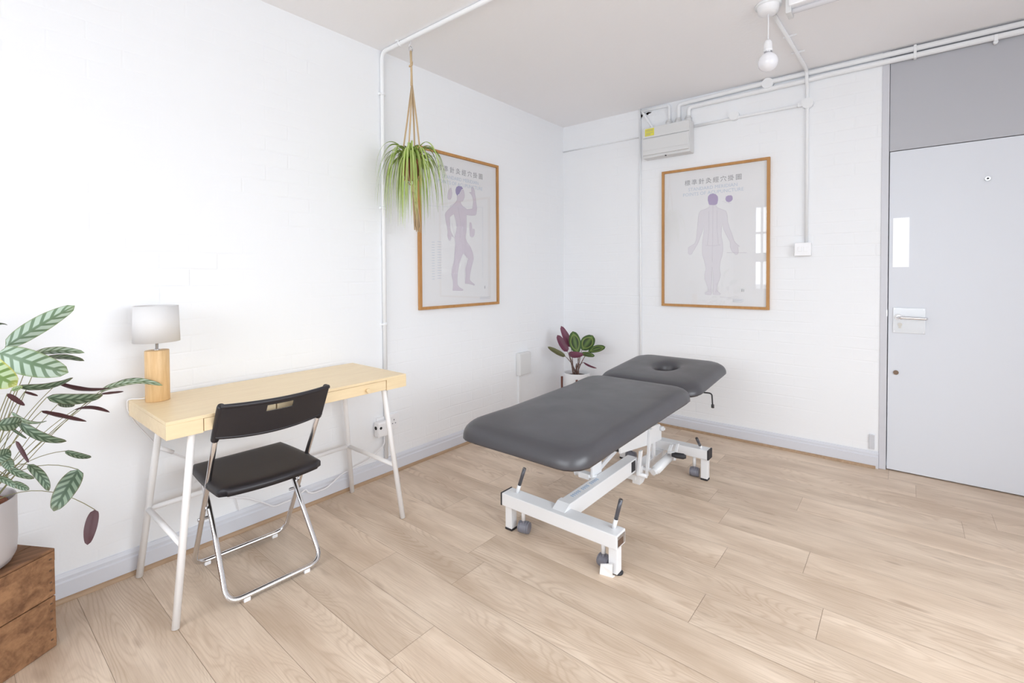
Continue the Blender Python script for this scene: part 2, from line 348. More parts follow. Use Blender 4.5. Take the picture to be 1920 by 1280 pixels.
BODY_L=[(0.354,0.794),(0.357,0.772),(0.342,0.752),(0.31,0.724),(0.272,0.695),(0.245,0.668),(0.238,0.649),(0.245,0.61),(0.258,0.562),(0.264,0.532),(0.258,0.513),(0.266,0.486),(0.282,0.471),(0.291,0.487),(0.293,0.509),(0.324,0.495),(0.303,0.519),(0.285,0.546),(0.283,0.595),(0.281,0.641),(0.322,0.666),(0.334,0.636),(0.345,0.599),(0.351,0.569),(0.339,0.53),(0.327,0.499),(0.335,0.462),(0.33,0.411),(0.323,0.336),(0.301,0.28),(0.294,0.237),(0.309,0.187),(0.31,0.15),(0.304,0.122),(0.403,0.117),(0.41,0.123),(0.37,0.142),(0.351,0.161),(0.35,0.205),(0.356,0.262),(0.372,0.318),(0.392,0.357),(0.41,0.389),(0.437,0.371),(0.463,0.349),(0.45,0.32),(0.433,0.275),(0.436,0.223),(0.43,0.191),(0.428,0.169),(0.475,0.165),(0.526,0.152),(0.529,0.159),(0.494,0.178),(0.474,0.197),(0.481,0.242),(0.5,0.301),(0.518,0.347),(0.512,0.392),(0.487,0.436),(0.447,0.476),(0.433,0.504),(0.445,0.556),(0.448,0.614),(0.446,0.671),(0.498,0.67),(0.54,0.677),(0.55,0.687),(0.557,0.734),(0.546,0.785),(0.544,0.811),(0.537,0.829),(0.535,0.855),(0.519,0.884),(0.505,0.882),(0.499,0.869),(0.502,0.844),(0.477,0.84),(0.5,0.825),(0.514,0.804),(0.52,0.775),(0.51,0.722),(0.453,0.71),(0.431,0.721),(0.409,0.731),(0.393,0.745),(0.387,0.763),(0.409,0.766),(0.418,0.78),(0.427,0.796),(0.429,0.816),(0.424,0.834),(0.417,0.852),(0.401,0.847),(0.388,0.823),(0.377,0.809)]
HAIR_L=[(0.356,0.797),(0.342,0.817),(0.339,0.839),(0.349,0.861),(0.371,0.872),(0.397,0.87),(0.415,0.859),(0.397,0.848),(0.385,0.829),(0.377,0.815),(0.364,0.808)]
HAND_L=[(0.263,0.771),(0.265,0.801),(0.272,0.827),(0.286,0.844),(0.297,0.848),(0.303,0.825),(0.306,0.813),(0.301,0.781),(0.289,0.764),(0.271,0.762)]
EAR_L=[(0.478,0.597),(0.48,0.618),(0.493,0.618),(0.502,0.599),(0.505,0.573),(0.527,0.571),(0.534,0.556),(0.525,0.522),(0.504,0.508),(0.483,0.52),(0.479,0.558)]
CT_LEAVES=[((0.42,-3.64,1.038),(0.45,-3.489,1.153),(-0.077,0.614,-0.786),0.0261,0.02,0),((0.46,-3.657,1.027),(0.52,-3.517,0.952),(-0.122,-0.428,-0.896),0.0375,0.025,0),((0.3,-3.574,0.993),(0.22,-3.434,0.972),(-0.4,-0.355,-0.845),0.0144,0.02,0),((0.28,-3.554,0.971),(0.2,-3.432,0.94),(-0.591,-0.54,-0.599),0.0134,0.015,1),((0.4,-3.66,0.988),(0.42,-3.599,0.983),(0.667,-0.159,0.728),0.0091,0.0,2),((0.6,-3.72,1.038),(0.64,-3.636,0.952),(-0.136,-0.676,-0.724),0.0378,0.03,3),((0.35,-3.613,0.903),(0.33,-3.481,0.904),(-0.588,-0.083,-0.805),0.0137,-0.02,1),((0.36,-3.626,0.895),(0.36,-3.602,0.902),(-0.222,0.273,-0.936),0.0081,0.0,3),((0.3,-3.513,0.889),(0.25,-3.373,0.837),(0.729,0.451,0.515),0.0121,-0.015,2),((0.36,-3.548,0.857),(0.33,-3.405,0.829),(-0.322,-0.247,-0.914),0.0195,-0.02,1),((0.26,-3.401,0.831),(0.2,-3.262,0.832),(-0.344,-0.142,-0.928),0.0121,0.02,0),((0.22,-3.367,0.832),(0.2,-3.199,0.807),(-0.425,-0.183,-0.886),0.0137,0.04,0),((0.25,-3.395,0.82),(0.22,-3.326,0.81),(0.664,0.382,0.643),0.0073,0.0,2),((0.3,-3.514,0.819),(0.24,-3.466,0.791),(0.0,-0.504,-0.864),0.0103,0.0,1),((0.38,-3.563,0.819),(0.34,-3.451,0.75),(0.73,0.528,0.433),0.0114,0.0,2),((0.3,-3.474,0.789),(0.24,-3.371,0.745),(0.585,0.582,0.564),0.0092,0.015,2),((0.4,-3.63,0.835),(0.38,-3.552,0.784),(-0.679,-0.516,-0.523),0.008,-0.02,0),((0.44,-3.661,0.811),(0.42,-3.611,0.806),(-0.071,-0.127,-0.989),0.0209,-0.01,1),((0.36,-3.612,0.795),(0.38,-3.507,0.706),(-0.377,-0.556,-0.741),0.0146,-0.03,1),((0.38,-3.64,0.793),(0.38,-3.598,0.74),(-0.794,-0.476,-0.377),0.0061,0.0,1),((0.4,-3.622,0.743),(0.44,-3.6,0.68),(0.546,0.62,0.563),0.0064,0.0,2),((0.26,-3.496,0.643),(0.24,-3.425,0.595),(-0.226,-0.588,-0.776),0.0102,-0.01,1),((0.38,-3.596,0.658),(0.42,-3.555,0.571),(-0.238,-0.832,-0.501),0.0132,-0.02,1),((0.34,-3.474,0.592),(0.38,-3.541,0.488),(-0.39,-0.835,0.388),0.0295,0.01,1),((0.3,-3.428,0.424),(0.33,-3.454,0.321),(0.356,0.925,-0.13),0.0179,0.01,2),((0.4,-3.644,0.674),(0.42,-3.587,0.621),(-0.239,-0.615,-0.752),0.0098,-0.01,1),((0.42,-3.669,0.655),(0.44,-3.626,0.61),(-0.232,-0.65,-0.724),0.0087,-0.01,1),((0.36,-3.631,0.608),(0.38,-3.595,0.577),(-0.204,-0.571,-0.795),0.01,0.0,1),((0.44,-3.674,0.711),(0.42,-3.635,0.72),(0.077,0.262,-0.962),0.0194,0.01,1),((0.42,-3.649,0.705),(0.43,-3.635,0.667),(-0.258,-0.883,-0.393),0.0134,0.0,1),((0.4,-3.638,0.892),(0.4,-3.602,0.848),(0.601,0.619,0.506),0.0085,0.0,2),((0.34,-3.596,0.881),(0.32,-3.565,0.858),(0.633,0.681,0.368),0.0055,0.0,2),((0.4,-3.671,1.093),(0.42,-3.635,1.102),(-0.693,0.512,-0.508),0.0059,0.01,1),((0.5,-3.677,1.064),(0.6,-3.763,1.137),(-0.26,0.431,0.864),0.0301,0.03,0),((0.55,-3.701,0.954),(0.7,-3.798,1.019),(-0.292,0.178,0.94),0.0285,0.03,0),((0.45,-3.688,0.845),(0.6,-3.793,0.884),(-0.394,-0.233,0.889),0.0235,0.03,1),((0.5,-3.721,0.802),(0.6,-3.812,0.768),(-0.387,-0.664,0.639),0.022,0.03,0),((0.42,-3.67,1.182),(0.5,-3.712,1.304),(-0.213,0.872,0.44),0.0271,0.03,0),((0.3,-3.742,1.022),(0.25,-3.849,1.062),(-0.354,0.468,0.81),0.0328,0.03,0),((0.3,-3.713,0.856),(0.2,-3.835,0.865),(-0.382,0.375,0.845),0.0252,0.03,1),((0.3,-3.657,0.944),(0.3,-3.751,1.055),(0.34,-0.718,-0.608),0.0256,0.03,2)]
BK_LEAVES=[((0.253,-0.36,0.536),(0.111,-0.42,0.613),(-0.013,0.801,0.599),0.0251,0.0,4),((0.262,-0.34,0.575),(0.171,-0.36,0.713),(-0.552,-0.693,-0.464),0.0329,0.0,5),((0.294,-0.33,0.614),(0.21,-0.36,0.794),(-0.527,-0.763,-0.373),0.0312,0.0,5),((0.345,-0.31,0.562),(0.329,-0.36,0.757),(0.679,0.695,0.234),0.0509,0.01,6),((0.369,-0.28,0.592),(0.467,-0.26,0.721),(0.645,0.511,-0.569),0.0578,0.01,6),((0.42,-0.26,0.581),(0.572,-0.24,0.634),(0.254,0.4,-0.88),0.0317,0.01,6),((0.378,-0.32,0.566),(0.523,-0.33,0.565),(0.006,0.19,-0.982),0.0218,0.01,6),((0.286,-0.36,0.558),(0.446,-0.38,0.577),(-0.136,-0.162,0.977),0.0282,-0.012,5),((0.379,-0.27,0.486),(0.48,-0.22,0.44),(0.53,-0.365,0.766),0.0114,-0.01,5)]

# ================================================================== THE SETTING
ST = dict(kind='structure')
bm = bmesh.new(); uvl = bm.loops.layers.uv.new('plank'); tl = bm.faces.layers.float.new('tone_f')
random.seed(4); P = .1925; tones = []
def quad(x0, x1, y0, y1, z, mi, uo):
    vs = [bm.verts.new(c) for c in ((x0, y0, z), (x1, y0, z), (x1, y1, z), (x0, y1, z))]; f_ = bm.faces.new(vs); f_.material_index = mi
    for l_ in f_.loops: l_[uvl].uv = (l_.vert.co.x + uo[0], l_.vert.co.y + uo[1])
    return f_
quad(-.1, 4.2, -5.9, .1, -.0015, 1, (0, 0)); tones.append(0)
for r in range(-13, 19):
    y0 = -3.443 + r*P; js = JOINTS.get(r) or [random.random()*1.3]; off = js[0] % 1.302 - 1.302; x = off
    while x < 4.2:
        xa, xb = max(x, -.1), min(x+1.302, 4.2); ya, yb = max(y0, -5.9), min(y0+P, .1)
        if xb > xa and yb > ya:
            quad(xa+.0006, xb-.0006, ya+.0005, yb-.0005, 0, 0, (random.random()*40, random.random()*20)); tones.append(random.random())
        x += 1.302
me_t = tones
flo = obj('floor', bm, [M['floor'], M['seam']], **ST)
at2 = flo.data.attributes.new('tone', 'FLOAT', 'FACE')
for i, t_ in enumerate(tones): at2.data[i].value = t_
flo.data.attributes.remove(flo.data.attributes['tone_f'])

obj('ceiling', box(-.12, 4.3, -5.92, .12, H, H+.12), M['ceil'], **ST)
obj('wall_left', box(-.12, 0, -5.92, .12, 0, H), M['wallL'], **ST)
bm = box(0, 2.389, 0, .12, 0, H); B(bm, 3.40, 4.2, 0, .12, 0, H); obj('wall_back', bm, M['wallB'], **ST)
DX, DH = 2.430, 1.9926
bm = box(2.389, DX-.004, -.006, .10, 0, H, .003); B(bm, 3.345, 3.40, -.006, .10, 0, H, .003); obj('trim_1', bm, M['frame'], **ST)
obj('wall_over_door', box(DX-.002, 3.345, .002, .06, DH+.004, H, .002), M['transom'], kind='structure')
dr = obj('door_1', box(DX, 3.342, .002, .046, .008, DH, .002), M['door'], **ST)
obj('wall_light_block', box(2.30, 3.5, .121, .2, -.05, H), M['transom'], **ST)  # unseen slab added behind the door to block sky light at the gaps
# door furniture, all parts of the door
obj('lock_plate', box(2.453, 2.608, -.003, .003, .870, 1.026, .0015), mat('satin_lock_plate', (.66, .68, .71), .22, .35), dr)
hb = fixn(tube(fillet([(2.480, 0, .968), (2.480, -.045, .968), (2.612, -.045, .966), (2.612, -.02, .966)], .018), .0085, seg=14)); cyl(hb, (2.480, .002, .968), (2.480, -.008, .968), .019); obj('door_handle', hb, M['chrome'], dr)
kb = bmesh.new(); cyl(kb, (2.488, 0, .922), (2.488, -.008, .922), .0115); B(kb, 2.482, 2.494, -.006, -.001, .899, .922); obj('keyhole', kb, mat('worn_nickel', (.42, .40, .37), .35, .8), dr)
for (x, z) in ((2.600, 1.018), (2.600, .879), (2.461, 1.018), (2.461, .879)):
    sb = bmesh.new(); cyl(sb, (x, -.001, z), (x, -.0045, z), .0032, 10); obj('screw', sb, M['steel'], dr)
lk_ = bmesh.new(); cyl(lk_, (2.471, .004, .622), (2.471, -.006, .622), .0135, 24); cyl(lk_, (2.471, -.005, .622), (2.471, -.009, .622), .006, 12); obj('lock_cylinder', lk_, M['brass'], dr, label='small round dark lock cylinder low on the door')
pv = bmesh.new(); cyl(pv, (2.868, .004, 1.772), (2.868, -.005, 1.772), .0125, 24); cyl(pv, (2.868, -.004, 1.772), (2.868, -.010, 1.772), .0075, 16); pz = obj('peephole', pv, M['steel'], dr); pv = bmesh.new(); cyl(pv, (2.868, -.0095, 1.772), (2.868, -.0105, 1.772), .0050, 14); obj('lens', pv, M['dark'], pz)
obj('notice', box(2.449, 2.528, -.0015, .003, 1.277, 1.581, .0), mat('glossy_white_notice', (.93, .94, .97), .25), dr, label='blank white rectangular plate above the door handle')
obj('strike_plate', box(DX-.010, DX-.003, -.0075, -.002, .97, 1.01), M['steel'], dr)
# skirting boards and the beading along them
def skirt(name, x0, x1, y0, y1, axis):
    bm = bmesh.new()
    prof = [(0, 0), (.018, 0), (.018, .072), (.013, .078), (.013, .090), (.006, .102), (0, .104)]
    pts = [((d, y0, z) if axis == 'y' else (x0, -d, z)) for d, z in prof]
    prism(bm, pts, (0, y1-y0, 0) if axis == 'y' else (x1-x0, 0, 0)); return obj(name, fixn(bm), M['skirt'], **ST)
skirt('baseboard_left', 0, 0, -5.8, 0, 'y'); skirt('baseboard_back', 0, 2.389, 0, 0, 'x')
def bead(name, a, b, axis):
    pr = [(.018, 0)] + [(.018+.013*math.cos(t*PI/12), .016*math.sin(t*PI/12)) for t in range(7)]
    pts = [((d, a, z) if axis == 'y' else (a, -d, z)) for d, z in pr]
    bm = prism(bmesh.new(), pts, (0, b-a, 0) if axis == 'y' else (b-a, 0, 0)); obj(name, fixn(bm), M['bead'], **ST)
bead('trim_2', -5.8, -.018, 'y'); bead('trim_3', .018, 2.375, 'x')
# wall with the window behind the viewer (shows in the glass), right wall with an unseen window added as fill
def pierced(name, ax, pos, th, a0, a1, o0, o1, z0, z1, mt):
    bm = bmesh.new()
    def bb(s0, s1, c0, c1):
        if ax == 'y': B(bm, s0, s1, min(pos, pos+th), max(pos, pos+th), c0, c1)
        else: B(bm, min(pos, pos+th), max(pos, pos+th), s0, s1, c0, c1)
    bb(a0, o0, 0, H); bb(o1, a1, 0, H); bb(o0, o1, 0, z0); bb(o0, o1, z1, H); obj(name, bm, mt, **ST)
plain = mat('white_wall_paint', (.80, .80, .81), .6)
pierced('wall_front', 'y', -5.8, -.12, -.12, 4.3, .32, 3.80, .90, 2.48, plain)
pierced('wall_right', 'x', 4.1, .12, -5.92, .12, -4.2, -1.4, .55, 2.20, plain)
def window(name, ax, pos, a0, a1, z0, z1, bars, zbar):
    bm = bmesh.new(); t = .045
    def bb(s0, s1, c0, c1, d0=-.05, d1=0.0):
        if ax == 'y': B(bm, s0, s1, pos+d0, pos+d1, c0, c1, .003)
        else: B(bm, pos-d1, pos-d0, s0, s1, c0, c1, .003)
    bb(a0, a1, z0, z0+t); bb(a0, a1, z1-t, z1); bb(a0, a0+t, z0+t, z1-t); bb(a1-t, a1, z0+t, z1-t)
    for x in bars: bb(x-.018, x+.018, z0+t, z1-t)
    bb(a0+t, a1-t, zbar-.02, zbar+.02, -.048, -.002)
    if name == 'window_1': bb(a0+t, a1-t, 1.44, 1.60, -.048, -.002)
    wo = obj(name, bm, M['frame'], **ST)
    gb = bmesh.new()
    if ax == 'y': B(gb, a0+t, a1-t, pos-.03, pos-.026, z0+t, z1-t)
    else: B(gb, pos+.026, pos+.03, a0+t, a1-t, z0+t, z1-t)
    obj('window_pane', gb, M['glass'], wo)
window('window_1', 'y', -5.82, .32, 3.80, .90, 2.48, (.47, 1.35, 2.2, 3.05), 1.97)
window('added_window_2', 'x', 4.12, -4.2, -1.4, .55, 2.20, (-2.8,), 1.7)  # unseen opening, added to let the side fill in

# ================================================================== CONDUITS, BOXES AND SWITCHES ON THE WALLS
def clip_ring(bm, p, axis, r, wall):     # saddle clip with two screw ears
    p = Vector(p)
    if wall == 'x': B(bm, 0.0, p.x+r*.3, p.y-.022, p.y+.022, p.z-.007, p.z+.007, .002); T(bm, [p-Vector((0, 0, .007)), p+Vector((0, 0, .007))], r*1.22, seg=14)
    if wall == 'y': B(bm, p.x-.022, p.x+.022, p.y-r*.3, 0, p.z-.007, p.z+.007, .002); T(bm, [p-Vector((0, 0, .007)), p+Vector((0, 0, .007))], r*1.22, seg=14)
pr = .0125
t = thing('conduit', 'white painted metal conduit up the left wall, bending onto the ceiling', 'pipe', (pr, -2.014, .1))
obj('pipe', fixn(tube(fillet([(pr+.002, -2.012, .106), (pr+.002, -2.014, H-pr-.002), (2.6, -2.014, H-pr-.002)], .05), pr, seg=14)), M['conduit'], t)
for z in (2.35, 1.655, .94):
    b = bmesh.new(); clip_ring(b, (pr+.002, -2.013, z), 'z', pr, 'x'); obj('clip', b, M['conduit'], t)
for x in (.19, 1.3):
    b = box(x-.007, x+.007, -2.04, -1.988, H-.008, H, .002); T(b, [(x-.007, -2.014, H-pr-.002), (x+.007, -2.014, H-pr-.002)], pr*1.22, seg=14); obj('clip', b, M['conduit'], t)

t = thing('conduit', 'pair of white conduits running just under the ceiling from fuse box over door', 'pipe', (1.2, -.02, 2.55))
for (r_, pts) in ((.016, [(1.105, -.02, 2.45), (1.105, -.02, 2.578), (1.744, -.02, 2.590), (4.08, -.02, 2.588)]), (.016, [(1.185, -.02, 2.45), (1.185, -.02, 2.538), (1.95, -.02, 2.543), (2.10, -.02, 2.548), (4.08, -.02, 2.550)])):
    obj('pipe', fixn(tube(fillet(pts, .03), r_, seg=14)), M['conduit'], t)
for x in (2.545, 3.35): b = box(x-.007, x+.007, -.038, 0, 2.528, 2.608, .003); obj('clip', b, M['conduit'], t)
b = bmesh.new(); T(b, [(2.89, -.001, 2.522), (2.89, -.030, 2.522)], .010, seg=14); B(b, 2.882, 2.898, -.038, -.001, 2.525, 2.56, .002); obj('clip', b, M['conduit'], t)
b = bmesh.new(); cyl(b, (1.744, 0, 2.580), (1.744, -.042, 2.580), .036, 24); obj('junction_box', b, M['conduit'], t)

t = thing('conduit', 'white conduit dropping from ceiling rose down to the light switch', 'pipe', (1.985, -.02, 1.46))
obj('pipe', fixn(tube(fillet([(1.985, -.013, 1.45), (1.985, -.013, 2.49), (1.985, -.045, 2.53), (1.985, -.045, 2.595), (1.985, -.13, H-.014), (1.962, -.96, H-.014)], .03), .0105, seg=14)), M['conduit'], t)
b = bmesh.new(); cyl(b, (1.987, 0, 2.389), (1.987, -.036, 2.389), .034, 24); B(b, 1.93, 2.0, -.028, 0, 2.375, 2.40, .004); obj('junction_box', b, M['conduit'], t)
for y in (-.36, -.62):
    b = box(1.945, 2.015, y-.006, y+.006, H-.010, H, .002); obj('clip', b, M['conduit'], t)

t = thing('conduit', 'thin white conduit running from fuse box side past round box', 'pipe', (1.24, -.02, 2.386))
obj('pipe', fixn(tube([(1.228, -.012, 2.386), (1.52, -.012, 2.389), (1.95, -.012, 2.387)], .0105, seg=12)), M['conduit'], t)
b = bmesh.new(); cyl(b, (1.52, 0, 2.404), (1.52, -.036, 2.404), .034, 24); obj('junction_box', b, M['conduit'], t)

t = thing('conduit', 'slim white pipe going down the back wall left of the picture', 'pipe', (.775, -.01, .12))
obj('pipe', fixn(tube([(.784, -.010, .106), (.780, -.010, 1.35), (.774, -.010, H)], .0085, seg=12)), M['conduit'], t)
obj('side_pipe', fixn(tube([(.002, -.008, 2.386), (.774, -.008, 2.386)], .006, seg=10)), M['conduit'], t)

# light switch
t = thing('light_switch', 'white double rocker light switch between picture and door', 'switch', (1.968, 0, 1.365))
obj('back_box', box(1.921, 2.015, -.034, 0, 1.362, 1.447, .003), M['offwhite'], t)
fp = obj('face_plate', box(1.919, 2.017, -.042, -.034, 1.360, 1.449, .003), M['white'], t)
for x in (1.952, 1.985): obj('rocker', box(x-.012, x+.012, -.046, -.040, 1.388, 1.422, .002), M['white'], t)
# small vent / plate by the door frame
o = obj('cover_plate', box(2.340, 2.368, -.012, 0, .117, .210, .002), mat('painted_grey_plate', (.60, .61, .65), .45)); o['label'] = 'small grey cover plate on wall just above skirting beside door frame'; o['category'] = 'plate'

# consumer unit
t = thing('fuse_box', 'grey white fuse box high on back wall above the picture', 'fuse box', (1.03, 0, 2.20))
obj('casing', box(.835, 1.222, -.095, 0, 2.178, 2.425, .010), M['offwhite'], t)
fr_ = obj('front_cover', box(.842, 1.218, -.112, -.094, 2.198, 2.330, .006), M['offwhite'], t)
obj('cover_ridge', box(.846, 1.214, -.1150, -.110, 2.232, 2.237, .0015), M['offwhite'], fr_)
obj('upper_cover', box(.842, 1.218, -.104, -.094, 2.337, 2.418, .004), M['offwhite'], t)
for x in (1.03, 1.105, 1.185):
    b = bmesh.new(); cyl(b, (x, -.03, 2.42), (x, -.03, 2.455), .026, 20); cyl(b, (x, -.03, 2.448), (x, -.03, 2.468), .020, 20); obj('gland', b, M['offwhite'], t)
b = box(1.025, 1.035, -.100, -.088, 2.174, 2.180); obj('screw', b, M['dark'], t)
ys = obj('sticker', box(.862, .938, -.1055, -.1035, 2.352, 2.410), M['yellow'], t, label='yellow warning sticker')
b = bmesh.new()
for z in (2.400, 2.392, 2.376, 2.368, 2.360): B(b, .870, .930 - (.02 if z < 2.37 else 0), -.1062, -.1056, z-.0012, z+.0012)
obj('printed_lines', b, M['ink'], ys)
obj('feed_pipe', fixn(tube(fillet([(.80, -.02, 2.592), (1.03, -.02, 2.592), (1.03, -.02, 2.44)], .02), .011, seg=12)), M['conduit'], t)
obj('grey_cable', fixn(tube(fillet([(.79, -.012, 2.60), (.835, -.016, 2.53), (.90, -.03, 2.42)], .04), .010, seg=12)), M['conduit'], t)
b = bmesh.new()
for (x, z, a, c_) in ((.782, 2.598, .008, .006), (.785, 2.562, .010, .014), (.850, 2.573, .024, .006), (.838, 2.568, .010, .010), (.779, 2.545, .004, .010)):
    vs = [b.verts.new((x+a*math.cos(k*PI/4+.3)*(1+.3*math.sin(k*5)), -.0012, z+c_*math.sin(k*PI/4+.3)*(1+.3*math.cos(k*3)))) for k in range(8)]; f_ = b.faces.new(vs)
bmesh.ops.solidify(b, geom=b.faces[:], thickness=.001)
obj('trim_4', b, M['brown'], **ST)

# fused spur box on left wall
t = thing('switch_box', 'plain white boxed wall unit with trunking, on left wall behind couch', 'box', (.0, -.645, .39))
obj('casing', box(0, .048, -.722, -.572, .398, .588, .012), M['offwhite'], t)
obj('trunking', box(0, .016, -.700, -.672, .100, .400, .002), M['conduit'], t)
# double socket
t = thing('power_socket', 'white double wall socket behind right desk leg', 'socket', (0, -1.995, .262))
obj('face_plate', box(0, .012, -2.075, -1.912, .270, .368, .004), M['white'], t)
for yc in (-2.035, -1.950):
    b = bmesh.new()
    for dy, dz, a, h_ in ((0, .018, .0035, .005), (-.011, -.004, .005, .0028), (.011, -.004, .005, .0028)): B(b, .0105, .0126, yc+dy-a/2-.001, yc+dy+a/2+.001, .312+dz-h_, .312+dz+h_)
    obj('pin_holes', b, mat('socket_hole_grey', (.18, .17, .2), .6), t)
for yc in (-2.01, -1.972): obj('rocker', box(.010, .0155, yc-.007, yc+.007, .336, .354, .002), M['white'], t)
t = thing('plug_adaptor', 'chunky white plug adaptor in left half of double socket', 'adaptor', (.012, -2.05, .262))
b = box(.0125, .060, -2.098, -2.020, .262, .352, .010); obj('body', b, M['white'], t)
b = bmesh.new(); cyl(b, (.035, -2.0985, .318), (.035, -2.1005, .318), .0105, 20); cyl(b, (.055, -2.080, .318), (.0612, -2.080, .318), .0085, 16); obj('socket_hole', b, M['dark'], t)
cb = obj('extension_lead', fixn(tube(fillet([(.03, -2.035, .262), (.035, -2.04, .20), (.03, -2.145, .140), (.035, -2.286, .119), (.035, -2.326, .115), (.045, -2.422, .072), (.045, -2.50, .070), (.045, -2.531, .088), (.04, -2.537, .105), (.04, -2.60, .078), (.045, -2.706, .077), (.04, -2.772, .128), (.03, -2.83, .165), (.02, -2.90, .19)], .02), .0035, seg=10)), M['cord'])
cb['label'] = 'thin white cable looping along the skirting under the desk'; cb['category'] = 'cable'

# ================================================================== PENDANT LIGHT AND CEILING FITTING
PX, PY = 1.954, -1.048
t = thing('pendant_light', 'bare round white bulb hanging on short flex from ceiling rose', 'pendant lamp', (PX, PY, H))
b = bmesh.new(); L(b, [(0, H-.048), (.030, H-.048), (.047, H-.040), (.052, H-.012), (.052, H), (0, H)], PX, PY); obj('ceiling_rose', fixn(b), M['white'], t)
b = lathe([(0, H), (.062, H), (.062, H-.010), (0, H-.010)], PX, PY); obj('mounting_block', fixn(b), M['conduit'], t)
obj('flex', fixn(tube([(PX, PY, H-.04), (PX+.001, PY, 2.52), (PX, PY, 2.425)], .0032, seg=10)), M['cord'], t)
b = lathe([(0, 2.440), (.009, 2.440), (.016, 2.432), (.0195, 2.420), (.0205, 2.392), (.0220, 2.390), (.0220, 2.380), (0, 2.380)], PX, PY); obj('lamp_holder', fixn(b), M['white'], t)
b = lathe([(.0180, 2.381), (.0180, 2.374), (0, 2.374)], PX, PY); obj('bayonet_collar', fixn(b), M['steel'], t)
pf = [(.0165, 2.375), (.017, 2.368)] + [(.0475*math.sin(a), 2.327+.0475*math.cos(a)) for a in [(.42+(PI-.42)*k/14) for k in range(15)]]; pf[-1] = (0, 2.2795)
b = lathe(pf, PX, PY); obj('bulb', fixn(b), M['bulb'], t)
t = thing('ceiling_fitting', 'white ceiling tube light at top of photo with pull cord switch', 'ceiling light', (2.3, -1.02, H))
obj('body', box(2.05, 3.35, -1.075, -.985, H-.05, H, .008), M['white'], t)
b = tube([(2.06, -1.03, H-.062), (3.34, -1.03, H-.062)], .013, seg=14); obj('tube', fixn(b), M['bulb'], t)
obj('end_cap', box(2.035, 2.06, -1.065, -.985, H-.078, H, .004), M['offwhite'], t)

